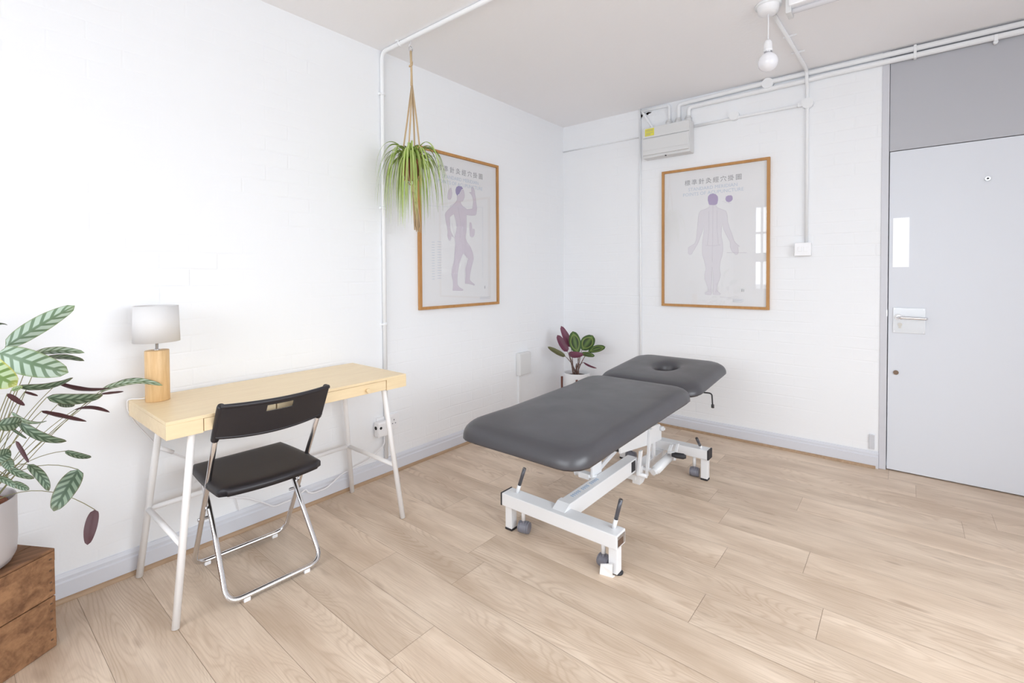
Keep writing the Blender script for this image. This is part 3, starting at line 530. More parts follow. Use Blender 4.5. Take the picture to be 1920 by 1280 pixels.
# ================================================================== PICTURES
def picture(which):
    # local poster frame: s along wall, z up, d out of the wall
    Wd, Hd = .7924, 1.0864
    if which == 'b': ox, oz = .968, .980; mp = lambda s_, z_, d: Vector((ox+s_, -d, oz+z_)); t = thing('framed_chart', 'oak framed acupuncture chart with figure seen from behind, on back wall', 'picture', (ox+Wd/2, 0, oz))
    else: ox, oz = -1.742, 1.009; mp = lambda s_, z_, d: Vector((d, ox+s_, oz+z_)); t = thing('framed_chart', 'oak framed acupuncture chart with striding figure, behind the hanging plant', 'picture', (0, ox+Wd/2, oz))
    def bx(bm, s0, s1, z0, z1, d0, d1, bev=0):
        a, c_ = mp(s0, z0, d0), mp(s1, z1, d1); B(bm, min(a.x, c_.x), max(a.x, c_.x), min(a.y, c_.y), max(a.y, c_.y), z0+oz, z1+oz, bev)
    fw = .0195; b = bmesh.new()
    bx(b, 0, Wd, 0, fw, .002, .024, .0015); bx(b, 0, Wd, Hd-fw, Hd, .002, .024, .0015); bx(b, 0, fw, fw, Hd-fw, .002, .024, .0015); bx(b, Wd-fw, Wd, fw, Hd-fw, .002, .024, .0015)
    obj('frame', b, M['oak'], t)
    b = bmesh.new(); bx(b, fw*.6, Wd-fw*.6, fw*.6, Hd-fw*.6, .003, .010); pp = obj('poster', b, M['print'], t)
    b = bmesh.new(); bx(b, fw*.7, Wd-fw*.7, fw*.7, Hd-fw*.7, .0165, .0185); obj('glazing', b, M['glass'], t)
    def poly(name, pts, m_, d, outline=None):
        b = bmesh.new(); tri = tessellate_polygon([[Vector((x, z, 0)) for x, z in pts]]); n_ = len(pts)
        lo = [b.verts.new(mp(x, z, d-.0004)) for x, z in pts]; up = [b.verts.new(mp(x, z, d+.0003)) for x, z in pts]
        for (i, j, k) in tri: b.faces.new((up[i], up[j], up[k]))
        for i in range(n_): b.faces.new((up[i], lo[i], lo[(i+1) % n_], up[(i+1) % n_]))
        o = obj(name, fixn(b), m_, pp)
        if outline: 
            b = tube([mp(x, z, d+.0003) for x, z in pts], outline, seg=4, closed=True); obj('outline', b, M['line'], pp)
    def strokes(name, lines, m_, r_, d=.0106):
        b = bmesh.new()
        for ln in lines: T(b, [mp(x, z, d) for x, z in ln], r_, seg=4)
        obj(name, b, m_, pp, kind='stuff')
    def text(name, s_, z_, size, txt, m_):
        me = text_mesh(txt, size, .0002); me.materials.clear(); me.materials.append(m_)
        o = bpy.data.objects.new(name, me); COL.objects.link(o); o.parent = pp
        X = mp(1, 0, 0)-mp(0, 0, 0); D_ = mp(0, 0, 1)-mp(0, 0, 0); Pp = mp(s_, z_, .0108)
        me.transform(Matrix(((X.x, 0, D_.x, Pp.x), (X.y, 0, D_.y, Pp.y), (0, 1, 0, Pp.z), (0, 0, 0, 1)))); me.update()
    # title: eight characters, two lines of pale blue capitals
    s0, s1 = (.205, .583) if which == 'b' else (.19, .60); z0 = .970 if which == 'b' else .970
    for k, ch in enumerate('標準針灸經穴掛圖'): text('title_character', s0 + (s1-s0)*k/7, z0, .046, ch, M['ink'])
    text('subtitle', (s0+s1)/2, z0-.052, .036, 'STANDARD MERIDIAN', M['inkb'])
    text('subtitle', (s0+s1)/2, z0-.090, .036, 'POINTS OF ACUPUNCTURE', M['inkb'])
    if which == 'b':
        poly('figure_print', BODY_B, M['skinp'], .0101, .0007); poly('hair_print', HAIR_B, M['hairp'], .0106); poly('crown_detail_print', TOP_B, M['hairp'], .0102)
        strokes('line_print', [[(.400, .83), (.400, .62), (.398, .50)], [(.398, .50), (.396, .35)], [(.345, .478), (.40, .472), (.455, .478)], [(.37, .74), (.372, .60), (.36, .48)], [(.43, .74), (.43, .60), (.442, .48)], [(.47, .805), (.50, .79), (.53, .785)], [(.50, .418), (.64, .412)], [(.395, .31), (.40, .12)], [(.45, .085), (.53, .078)]], M['line'], .0006)
        strokes('small_print', [[(.606, .126), (.606, .146), (.613, .146), (.613, .126)], [(.622, .126), (.622, .144)]], M['ink'], .0012); strokes('small_print', [[(.545, .070-.007*k), (.62-.012*(k % 2), .070-.007*k)] for k in range(4)], M['inkb'], .0009)
    else:
        poly('figure_print', BODY_L, M['skin'], .0101, .0009); poly('hair_print', HAIR_L, M['hair'], .0106); poly('hand_detail_print', HAND_L, M['skin'], .0102, .0006); poly('ear_detail_print', EAR_L, M['skin'], .0102, .0006)
        cx = .17; strokes('body_line_print', [[(.285, .715), (.315, .735), (.33, .73)], [(.36, .72), (.385, .62), (.38, .50)], [(.30, .60), (.335, .50)], [(.335, .44), (.32, .30), (.30, .20)], [(.425, .40), (.455, .33)], [(.43, .32), (.425, .20)], [(.385, .845), (.40, .84)]], M['line'], .0007, .0107)
        strokes('line_print', [[(.05+k*.03, .86), (.05+k*.03, .70)] for k in range(3)] + [[(.09, .70), (.20, .705), (.62, .745)], [(.62, .745), (.615, .2)], [(.40, .60), (.42, .58), (.415, .55)]], M['inkb'], .0006)
        strokes('small_print', [[(.636, .126), (.636, .146), (.643, .146), (.643, .126)]], M['ink'], .0012); strokes('small_print', [[(.585, .062-.007*k), (.70-.02*(k % 2), .062-.007*k)] for k in range(3)], M['inkb'], .0009)
        b = bmesh.new()
        for k in range(15): bx(b, .165, .20, .46-k*.018, .463-k*.018, .0100, .0105); bx(b, .115, .14, .455-k*.018, .458-k*.018, .0100, .0105)
        obj('list_print', b, M['inkb'], pp, kind='stuff')
picture('b'); picture('l')

# ================================================================== DESK
DY0, DY1, DXa, DXb, TZ = -3.276, -2.256, .045, .535, .74
t = thing('desk', 'long pale wood desk with white trestle legs against left wall', 'desk', (.29, -2.766, 0))
obj('desktop', box(DXa, DXb, DY0, DY1, TZ-.012, TZ, .0015), M['deskwood'], t)
b = box(DXa, DXa+.014, DY0, DY1, .677, TZ-.012); B(b, DXa+.014, DXb, DY0, DY0+.014, .677, TZ-.012); B(b, DXa+.014, DXb, DY1-.014, DY1, .677, TZ-.012)
B(b, DXa+.014, DXb-.014, DY0+.014, DY1-.014, .677, .684)
B(b, DXb-.016, DXb, DY0+.014, -3.163, .677, TZ-.012); B(b, DXb-.016, DXb, -2.373, DY1-.014, .677, TZ-.012); obj('apron', b, M['deskwood'], t)
for (a, c_, ky) in ((-3.161, -2.904, None), (-2.900, -2.376, -2.487)):
    d = obj('drawer', box(DXb-.016, DXb-.0005, a+.0008, c_-.0008, .681, TZ-.013, .001), M['deskwood'], t)
    if ky:
        b = bmesh.new(); T(b, [(DXb-.001, ky, .700), (DXb+.008, ky, .700), (DXb+.018, ky, .700), (DXb+.022, ky, .700)], [.006, .0065, .0105, .0095], seg=18); obj('knob', fixn(b), M['deskwood'], d)
LEG = .0125
for (sy, y_) in ((-1, -2.766-.490), (1, -2.766+.490)):
    ty = -2.766+sy*.415
    for (fx, tx) in ((.535-.012, .475), (.058, .105)):
        foot = Vector((fx, y_, .002)); top = Vector((tx, ty, .679)); obj('leg', fixn(tube([foot, foot.lerp(top, .985), top], [LEG, LEG, LEG], seg=18)), M['desk_powder'], t)
        b = bmesh.new(); T(b, [foot, foot + (top-foot)*.016], LEG*1.04, seg=18)
    q = .41
    A_ = Vector((.523, y_, 0)).lerp(Vector((.475, ty, .679)), q); C_ = Vector((.058, y_, 0)).lerp(Vector((.105, ty, .679)), q)
    obj('side_brace', fixn(tube([A_, C_], .0105, seg=14)), M['desk_powder'], t)
A_ = Vector((.058, -3.256, 0)).lerp(Vector((.105, -3.181, .679)), .41); C_ = Vector((.058, -2.276, 0)).lerp(Vector((.105, -2.351, .679)), .41)
obj('rear_brace', fixn(tube([A_, C_], .0105, seg=14)), M['desk_powder'], t)

# lamp
LX, LY = .150, -3.203
t = thing('table_lamp', 'small lamp with pale wood cylinder base and cream drum shade on desk', 'lamp', (LX, LY, .7405))
b = lathe([(0, .7405), (.040, .7405), (.0415, .742), (.0415, .943), (.040, .945), (0, .945)], LX, LY, ex=.9, ey=1.0, seg=40); obj('base', fixn(b), M['lampwood'], t)
b = lathe([(0, .945), (.013, .945), (.013, .949), (.0055, .950), (.0055, .990), (0, .990)], LX, LY, seg=16); obj('neck', fixn(b), M['chrome'], t)
b = lathe([(0, .990), (.016, .990), (.016, 1.03), (0, 1.03)], LX, LY, seg=16); hd_ = obj('lamp_holder', fixn(b), M['white'], t)
b = lathe([(.0765, .980), (.0795, .980), (.0755, 1.126), (.0725, 1.126), (.0765, .980)], LX, LY, seg=56, ex=.95, ey=1.0); obj('lamp_shade', fixn(b), M['shade'], t)
b = bmesh.new()
for a in (0, 2.1, 4.2): cyl(b, (LX+.014*math.cos(a), LY+.014*math.sin(a), .992), (LX+.0705*math.cos(a), LY+.0735*math.sin(a), .990), .0014, 8)
T(b, [(LX+.0155*math.cos(a), LY+.0155*math.sin(a), .992) for a in [k*PI/8 for k in range(16)]], .0016, seg=8, closed=True); obj('shade_ring', fixn(b), M['steel'], t)
obj('flex', fixn(tube(fillet([(.112, -3.222, .745), (.075, -3.255, .7435), (.060, -3.272, .7440), (.050, -3.2815, .739), (.040, -3.280, .70), (.032, -3.255, .64), (.020, -3.17, .505), (.016, -3.05, .415), (.016, -2.94, .310), (.022, -2.88, .22), (.020, -2.86, .125), (.024, -2.86, .112)], .03), .0026, seg=10)), M['cord'], t)
obj('inline_switch', fixn(tube([(.021, -3.170, .508), (.018, -3.12, .470)], .008, seg=12)), M['white'], t)

# ================================================================== FOLDING CHAIR
ch = thing('folding_chair', 'black plastic and chrome folding chair facing the desk', 'chair', (.375, -2.915, 0), rot=math.radians(-2.0))
def cobj(n, b, m_, p=None, **k): o = obj(n, b, m_, None, **k); o.parent = p or ch; return o
R1 = .0100; hw = .194
# loop A: backrest tubes down to the bar under the desk ; loop B: seat front down to the bar nearest the viewer (local x = away from desk)
def lx(z, x0, x1, z1): return x0 + (x1-x0)*(z-.018)/(z1-.018)
A0, A1 = -.190, .212          # x at floor, x at z=.77
la = lambda z: lx(z, A0, A1, .765)
pts = [(la(.758), -hw-.006, .758), (la(.45), -hw, .45), (la(.2), -hw+.003, .2), (A0, -hw+.004, .0185), (A0, hw-.004, .0185), (la(.2), hw-.003, .2), (la(.45), hw, .45), (la(.758), hw+.006, .758)]
fa = cobj('back_frame', fixn(tube(fillet(pts, .055, 8), R1, seg=16)), M['chrome'])
hb_ = hw-.0235
B0, B1 = .190, -.135
lb = lambda z: lx(z, B0, B1, .43)
pts = [(B1, -hb_, .430), (lb(.25), -hb_, .25), (B0, -hb_-.012, .0185), (B0, hb_+.012, .0185), (lb(.25), hb_, .25), (B1, hb_, .430)]
fb = cobj('front_frame', fixn(tube(fillet(pts, .055, 8), R1, seg=16)), M['chrome'])
for s_ in (-1, 1):
    z_ = .262; b = bmesh.new(); cyl(b, (la(z_), s_*(hw+.012), z_), (la(z_), s_*(hb_-.014), z_), .006, 12); cobj('pivot_bolt', b, M['steel'])
    b = bmesh.new(); B(b, B1-.010, B1+.012, s_*hb_-.006, s_*hb_+.006, .418, .436, .002); cobj('seat_bracket', b, M['white'])
for x_, hh in ((A0, hw), (B0, hb_)):
    for s_ in (-1, 1): cobj('foot_glide', box(x_-.011, x_+.011, s_*(hh-.055)-.012, s_*(hh-.055)+.012, .0005, .016, .003), M['white'])
# seat
def slab(nx, ny, fx, fz, th, mtx=None):
    b = bmesh.new(); up = [[b.verts.new(fx(i/nx, j/ny) + (fz(i/nx, j/ny),)) for j in range(ny+1)] for i in range(nx+1)]
    dn = [[b.verts.new(fx(i/nx, j/ny) + (fz(i/nx, j/ny)-th,)) for j in range(ny+1)] for i in range(nx+1)]
    for i in range(nx):
        for j in range(ny):
            b.faces.new((up[i][j], up[i+1][j], up[i+1][j+1], up[i][j+1])); b.faces.new((dn[i][j], dn[i][j+1], dn[i+1][j+1], dn[i+1][j]))
    for i in range(nx): b.faces.new((up[i][0], dn[i][0], dn[i+1][0], up[i+1][0])); b.faces.new((up[i][ny], up[i+1][ny], dn[i+1][ny], dn[i][ny]))
    for j in range(ny): b.faces.new((up[0][j], up[0][j+1], dn[0][j+1], dn[0][j])); b.faces.new((up[nx][j], dn[nx][j], dn[nx][j+1], up[nx][j+1]))
    for f_ in b.faces: f_.smooth = True
    return fixn(b)
def seat_xy(u, v):
    x = -.215 + .40*u; hwid = .190 + .012*math.sin(PI*min(1, u*.8)) 
    y = (v*2-1)*hwid
    # rounded corners: pull points in
    c_ = .035 if u < .5 else .024; dx = min(u, 1-u)*.40; dy = (hwid-abs(y))
    if u > .5: x += .030*(1-(2*v-1)**2) - .006        # the edge nearest the viewer bows out
    if dx < c_ and dy < c_:
        k = c_ - math.sqrt(max(0, c_*c_ - (c_-dx)**2)) ; y = math.copysign(max(0, min(abs(y), hwid-k)), y)
    return (x, y)
def seat_z(u, v):
    e = min(u*.40, (1-u)*.40, v*.38, (1-v)*.38); return .448 - .012*math.exp(-e/.012) - .006*math.sin(PI*u)*math.sin(PI*v) + .004*u
cobj('seat', slab(28, 28, seat_xy, seat_z, .020), M['blackp'])
for s_ in (-1, 1): cobj('seat_hinge', box(la(.43)-.030, la(.43)+.030, s_*(hw-.004)-.013, s_*(hw-.004)+.013, .418, .444, .010), M['blackp'])
# backrest: curved panel with a grip slot
bk = bmesh.new(); ny, nz = 40, 14; zb, zt = .645, .773; th = .008
def bp(i, j, side):
    v = i/ny*2-1; h = j/nz; y = v*.203; z_ = zb + (zt-zb)*h + .018*(1-v*v)*(0 if h > .5 else (-(1-2*h)*.9)) 
    z_ += -.006*(1-v*v)*h
    x = la(z_) + .010 + .030*(1-v*v) 
    return Vector((x + (th if side else 0), y, z_))
G = {}
def isslot(i, j): return abs((i+.5)/ny*2-1) < .245 and .62 < (j+.5)/nz < .84
for sd in (0, 1):
    for i in range(ny+1):
        for j in range(nz+1): G[sd, i, j] = bk.verts.new(bp(i, j, sd))
for i in range(ny):
    for j in range(nz):
        if isslot(i, j): continue
        bk.faces.new((G[0, i, j], G[0, i, j+1], G[0, i+1, j+1], G[0, i+1, j])); bk.faces.new((G[1, i, j], G[1, i+1, j], G[1, i+1, j+1], G[1, i, j+1]))
        for (a, c_, di, dj) in (((i, j), (i+1, j), 0, -1), ((i+1, j), (i+1, j+1), 1, 0), ((i+1, j+1), (i, j+1), 0, 1), ((i, j+1), (i, j), -1, 0)):
            ii, jj = i+di, j+dj
            if ii < 0 or jj < 0 or ii >= ny or jj >= nz or isslot(ii, jj): bk.faces.new((G[0, a[0], a[1]], G[0, c_[0], c_[1]], G[1, c_[0], c_[1]], G[1, a[0], a[1]]))
for f_ in bk.faces: f_.smooth = False
top = [bp(i, nz, 0) + Vector((.004, 0, .0)) for i in range(ny+1)]; bot = [bp(i, 0, 0) + Vector((.004, 0, 0)) for i in range(ny+1)]
T(bk, top, .0085, seg=10); T(bk, bot, .0065, seg=10)
for s_ in (-1, 1):
    yy = s_*(hw+.0045); T(bk, [(la(.628), yy, .628), (la(.633), yy, .633), (la(.66), yy, .66), (la(.768), yy, .768), (la(.775), yy, .775)], [.0125, .0142, .0145, .0138, .0115], seg=18)
cobj('backrest', fixn(bk), M['blackp'])

# ================================================================== TREATMENT COUCH
cc = thing('treatment_couch', 'grey vinyl treatment couch with face hole on white wheeled frame', 'treatment couch', (1.31, -1.45, 0))
def rr_dist(th_, a, b_, r):      # distance from centre to rounded rectangle edge (half sizes a, b) in direction th_
    dx, dy = math.cos(th_), math.sin(th_); lo, hi = 0.0, a+b_
    def inside(t_):
        x, y = abs(dx*t_), abs(dy*t_)
        if x > a or y > b_: return False
        if x > a-r and y > b_-r: return (x-a+r)**2 + (y-b_+r)**2 <= r*r
        return True
    for _ in range(30):
        m_ = (lo+hi)/2
        if inside(m_): lo = m_
        else: hi = m_
    return lo
def cushion(name, cx, cy, a, b_, zb0, slope, th_, corner, hole=None, crown=.006):
    # zb0 = underside height at cy ; slope = rise per metre along +y
    N = 128; bm = bmesh.new()
    ths = [2*PI*k/N for k in range(N)]
    # concentrate angles near the corners
    outer = [rr_dist(t_, a, b_, corner) for t_ in ths]
    er = .052
    prof = [(0.0, -.001), (.0, .004), (.001, .014), (.006, .028), (.014, .040), (.026, .050), (.042, .057), (.065, .0605), (.10, .063)]
    sc = th_/.063
    rings = []
    def P(t_, rad, z): x = cx + math.cos(t_)*rad; y = cy + math.sin(t_)*rad; return (x, y, zb0 + z + slope*(y-cy))
    for ins, z in prof:
        rings.append([bm.verts.new(P(t_, max(o_-ins*(1.0 if ins < .05 else 1.0)/max(.55, abs(max(abs(math.cos(t_))*1.0, abs(math.sin(t_))))), .001), z*sc)) for t_, o_ in zip(ths, outer)])
    if hole:
        hx, hy, hr = hole      # the hole sits off centre: blend rings from outline to hole
        def hp(t_, e, z): x = cx+hx+math.cos(t_)*hr*e; y = cy+hy+math.sin(t_)*hr*1.30*e; return Vector((x, y, zb0+z+slope*(y-cy)))
        last = rings[-1]
        tgt = [hp(t_, 2.3, .0635*sc) for t_ in ths]
        for q in (.35, .7): rings.append([bm.verts.new(Vector(v.co).lerp(g_, q)) for v, g_ in zip(last, tgt)])
        for e, z in ((2.2, .0635), (1.7, .062), (1.36, .057), (1.14, .046), (1.03, .030), (.98, .012), (.97, -.012)): rings.append([bm.verts.new(hp(t_, e, z*sc)) for t_ in ths])
    else:
        for q in (.3, .6, .85): rings.append([bm.verts.new(P(t_, (o_-.14)*(1-q), .0635*sc + crown*q*.5)) for t_, o_ in zip(ths, outer)])
    for A_, C_ in zip(rings, rings[1:]):
        for k in range(N): f_ = bm.faces.new((A_[k], A_[(k+1) % N], C_[(k+1) % N], C_[k])); f_.smooth = True
    if not hole: f_ = bm.faces.new(rings[-1]); f_.smooth = True
    bm.faces.new(rings[0][::-1]) if not hole else None
    if hole:
        for k in range(N): bm.faces.new((rings[0][(k+1) % N], rings[0][k], rings[-1][k], rings[-1][(k+1) % N]))
    cu = obj(name, fixn(bm), M['vinyl'], cc)
    bd = bmesh.new(); top_ = [bd.verts.new(P(t_, o_-.014, -.0015)) for t_, o_ in zip(ths, outer)]; lo_ = [bd.verts.new(P(t_, o_-.020, -.012)) for t_, o_ in zip(ths, outer)]
    if hole:
        ti = [bd.verts.new(hp(t_, 1.02, -.0015)) for t_ in ths]; li = [bd.verts.new(hp(t_, 1.02, -.013)) for t_ in ths]
        for k in range(N):
            j = (k+1) % N; bd.faces.new((top_[k], top_[j], ti[j], ti[k])); bd.faces.new((lo_[j], lo_[k], li[k], li[j])); bd.faces.new((top_[j], top_[k], lo_[k], lo_[j])); bd.faces.new((ti[k], ti[j], li[j], li[k]))
    else:
        bd.faces.new(top_); bd.faces.new(lo_[::-1])
        for k in range(N): j = (k+1) % N; bd.faces.new((top_[j], top_[k], lo_[k], lo_[j]))
    obj('base_board', fixn(bd), M['board'], cu)
    return cu
CX = 1.313
cushion('foot_cushion', CX, -1.760, .315, .602, .5535, .020, .066, .095)
hc = cushion('head_cushion', CX, -.825, .316, .325, .585, .080, .064, .100, hole=(.005, .03, .064))
lv = tube(fillet([(1.50, -.98, .553), (1.66, -.98, .560), (1.68, -1.035, .520), (1.685, -1.045, .505)], .02), .004, seg=10); T(lv, [(1.683, -1.040, .512), (1.686, -1.050, .498)], .008, seg=10); obj('release_lever', fixn(lv), M['rubber'], cc)
# near cross beam
BW = M['bedwhite']
def beam(y0, y1, z0, z1, xa, xb):
    return obj('cross_beam', box(xa, xb, y0, y1, z0, z1, .004), BW, cc)
cb1 = beam(-2.045, -1.965, .122, .182, .995, 1.612)
cb2 = beam(-.885, -.815, .132, .188, 1.02, 1.605)
obj('end_cap', box(.988, .996, -2.046, -1.964, .121, .183, .002), M['rubber'], cc)
obj('end_cap', box(1.604, 1.613, -.886, -.814, .131, .189, .003), M['rubber'], cc)
b = box(1.6115, 1.6135, -2.037, -1.973, .130, .174); obj('open_tube_end', b, M['steel'], cc); b = box(1.6130, 1.6142, -2.034, -1.990, .133, .160); obj('tube_hollow', b, M['brown'], cc)
for (x, y, zt) in ((1.022, -2.007, .123), (1.585, -2.007, .123), (1.045, -.85, .133), (1.582, -.85, .133)):
    lg = obj('leg', box(x-.020, x+.020, y-.020, y+.020, .010, zt, .003), BW, cc); 
    if (x, y) == (1.585, -2.007): pd = lathe([(0, 0), (.020, 0), (.022, .006), (.012, .012), (0, .013)], x+.008, y+.012, seg=20)
    else: pd = box(x-.021, x+.021, y-.021, y+.021, .0005, .011, .002)
    obj('foot_pad', fixn(pd), M['rubber'], lg)
# castors with their lever handles
def castor(x, y, z0, dirx, diry, ang, zt):
    sb = bmesh.new(); T(sb, [(x, y, .066), (x, y, z0)], .010, seg=14); st_ = obj('castor_stem', fixn(sb), BW, cc)
    cb_ = bmesh.new(); ca, sa = math.cos(ang), math.sin(ang)
    T(cb_, [(x, y, .050), (x, y, .070)], .007, seg=12)
    ax_ = Vector((ca, sa, 0)); c0 = Vector((x, y, .0275)) + Vector((-sa, ca, 0))*.010
    T(cb_, [c0-ax_*.019, c0-ax_*.017, c0+ax_*.017, c0+ax_*.019], [.026, .0285, .0285, .026], seg=28)
    for s_ in (-1, 1): T(cb_, [c0+ax_*s_*.0185, c0+ax_*s_*.0195, c0+ax_*s_*.026, c0+ax_*s_*.0275], [.020, .0262, .0262, .021], seg=28)
    for f_ in cb_.faces: f_.smooth = False
    obj('castor', fixn(cb_), M['castor'], st_)
castor(1.098, -2.005, .125, 0, 0, .25, 0); castor(1.530, -2.005, .125, 0, 0, -.2, 0); castor(1.518, -.85, .134, 0, 0, .1, 0); castor(1.10, -.85, .134, 0, 0, .1, 0)
def lever(p0, p1):
    p0, p1 = Vector(p0), Vector(p1); k = .34
    l_ = obj('brake_lever', fixn(tube([p0, p0.lerp(p1, k)], .0090, seg=14)), BW, cc); g1 = p0.lerp(p1, k-.01)
    b = tube([g1, p1], .0085, seg=16); obj('grip', fixn(b), M['grip'], l_)
    b = tube([p1, p1+(p1-p0)*.01], .0078, seg=16); obj('grip_end', fixn(b), M['steel'], l_)
lever((1.050, -1.995, .178), (1.098, -1.995, .312)); lever((1.572, -1.995, .178), (1.606, -1.995, .312)); lever((1.562, -.856, .183), (1.560, -.935, .268)); lever((1.06, -.856, .183), (1.058, -.935, .268))
# spine
sp_ = box(1.278, 1.340, -1.965, -1.265, .126, .203, .004); obj('spine_beam', sp_, BW, cc)
sp_ = box(1.274, 1.334, -1.28, -.88, .070, .126, .003); B(sp_, 1.266, 1.342, -.90, -.84, .090, .134, .003); obj('base_plate', sp_, BW, cc)
b = bmesh.new(); prism(b, [(1.322, -1.045, .222), (1.322, -1.005, .222), (1.322, -1.012, .098), (1.322, -1.030, .098)], (.014, 0, 0)); obj('hanger_bar', fixn(b), BW, cc)
b = bmesh.new(); prism(b, [(1.276, -2.020, .181), (1.276, -1.975, .206), (1.276, -1.945, .206), (1.276, -1.945, .181)], (.066, 0, 0)); obj('gusset', fixn(b), BW, cc)
y = -1.90
for n_ in (5, 4, 5):
    b = bmesh.new()
    for k in range(n_):
        B(b, 1.296, 1.316, y, y+.003, .2028, .2036); B(b, 1.296, 1.299, y, y+.010, .2028, .2036); B(b, 1.305, 1.308, y, y+.009, .2028, .2036); y += .0155
    y += .016; obj('blue_lettering', b, M['bluetxt'], cc, label='faded pale blue lettering along the spine')
b = bmesh.new(); prism(b, [(1.262, -1.170, .001), (1.262, -1.120, .001), (1.262, -1.045, .045), (1.262, -1.045, .085), (1.262, -1.10, .090), (1.262, -1.170, .135)], (.046, 0, 0)); obj('centre_foot', fixn(b), BW, cc)
# scissor arms, lifting links, actuator
b = box(1.262, 1.274, -1.655, -1.560, .190, .556, .002); obj('lifting_arm', b, BW, cc)
b = bmesh.new(); T(b, [(1.165, -1.640, .196), (1.285, -1.640, .196)], .014, seg=16); B(b, 1.19, 1.255, -1.66, -1.62, .182, .210, .003); obj('cross_tube', fixn(b), BW, cc)
b = bmesh.new(); T(b, [(1.158, -1.640, .196), (1.166, -1.640, .196)], [.012, .018], seg=16); obj('bolt_cap', fixn(b), BW, cc)
b = bmesh.new(); prism(b, [(1.245, -1.60, .200), (1.245, -1.08, .330), (1.245, -1.08, .300), (1.245, -1.60, .175)], (.008, 0, 0)); obj('link_arm', fixn(b), BW, cc)
b = bmesh.new(); prism(b, [(1.342, -1.50, .375), (1.342, -1.50, .296), (1.342, -1.09, .233), (1.342, -.955, .222), (1.342, -.955, .300), (1.342, -.985, .325), (1.342, -1.14, .340)], (.010, 0, 0))
prism(b, [(1.290, -.955, .300), (1.290, -.985, .325), (1.290, -1.14, .340), (1.290, -1.50, .375), (1.290, -1.50, .370), (1.290, -1.14, .334), (1.290, -.985, .318), (1.290, -.955, .294)], (.056, 0, 0)); obj('upper_link', fixn(b), BW, cc)
b = box(1.293, 1.341, -1.497, -1.490, .300, .366); obj('tube_hollow', b, M['dark'], cc)
b = bmesh.new(); cyl(b, (1.352, -.972, .296), (1.372, -.972, .296), .014, 16); cyl(b, (1.370, -.972, .296), (1.380, -.972, .296), .008, 12); obj('pivot_bolt', b, M['bedwhite'], cc)
for (y0, z0, y1, z1) in ((-1.268, .245, -1.300, .118), (-1.138, .335, -1.185, .075)):
    b = bmesh.new(); prism(b, [(1.354, y0-.014, z0), (1.354, y0+.014, z0), (1.354, y1+.012, z1), (1.354, y1-.012, z1)], (.012, 0, 0)); obj('hanger_bar', fixn(b), BW, cc)
b = bmesh.new(); B(b, 1.3395, 1.342, -1.345, -1.300, .140, .196, .0); obj('black_label', b, M['rubber'], cc)
b = bmesh.new(); cyl(b, (1.30, -1.275, .112), (1.40, -1.275, .112), .011, 14); obj('pivot_shaft', b, BW, cc); b = bmesh.new(); cyl(b, (1.30, -1.175, .108), (1.42, -1.175, .108), .012, 14); obj('pivot_shaft', b, BW, cc)
b = tube([(1.400, -1.195, .108), (1.405, -1.165, .112), (1.405, -1.160, .112), (1.425, -1.010, .150)], [.018, .018, .026, .026], seg=22); T(b, [(1.425, -1.01, .150), (1.43, -.975, .158)], .013, seg=14); obj('hydraulic_cylinder', fixn(b), BW, cc)
b = bmesh.new(); T(b, [(1.42, -1.03, .178), (1.46, -1.02, .182)], .008, seg=12); pump = obj('pump_arm', fixn(b), BW, cc)
b = bmesh.new(); T(b, [(1.455, -1.055, .180), (1.475, -1.045, .180), (1.515, -1.030, .178), (1.530, -1.025, .177)], [.010, .018, .018, .010], seg=18, flat=.9); obj('foot_pedal', fixn(b), M['rubber'], pump)
b = bmesh.new(); prism(b, [(1.395, -1.02, .12), (1.395, -.93, .19), (1.395, -.90, .19), (1.395, -.98, .10)], (.012, 0, 0)); prism(b, [(1.43, -.98, .12), (1.43, -.91, .20), (1.43, -.89, .20), (1.43, -.95, .11)], (.010, 0, 0)); obj('cylinder_bracket', fixn(b), BW, cc)
b = bmesh.new(); cyl(b, (1.20, -.98, .05), (1.20, -.98, .09), .022, 18); T(b, [(1.20, -.98, .09), (1.20, -.98, .20)], .012, seg=12); 
b.free()
# subframe under the cushions
b = bmesh.new()
for x in (1.10, 1.52): B(b, x-.012, x+.012, -2.20, -.62, .520, .5375, .002, mx=None)
for v in b.verts: v.co.z += .020*(v.co.y+1.78)
for x in (1.10, 1.52): pass
obj('subframe', b, BW, cc)
b = bmesh.new()
for x in (1.285, 1.33): prism(b, [(x, -1.66, .54), (x, -1.54, .54), (x, -.98, .32), (x, -1.10, .32)], (.010, 0, 0))
obj('lifting_arm', fixn(b), BW, cc)

# folded paper under castor
b = bmesh.new(); prism(b, [(1.538, -2.052, .001), (1.592, -2.040, .001), (1.594, -2.046, .030), (1.596, -2.048, .062), (1.566, -2.052, .052), (1.545, -2.056, .046)], (-.004, .006, 0)); prism(b, [(1.538, -2.052, .0008), (1.592, -2.040, .0008), (1.594, -2.026, .0008), (1.545, -2.030, .0008)], (0, 0, .004))
o = obj('folded_paper', fixn(b), M['paper']); o['label'] = 'small white folded paper wedge on floor beside near right castor'; o['category'] = 'paper'

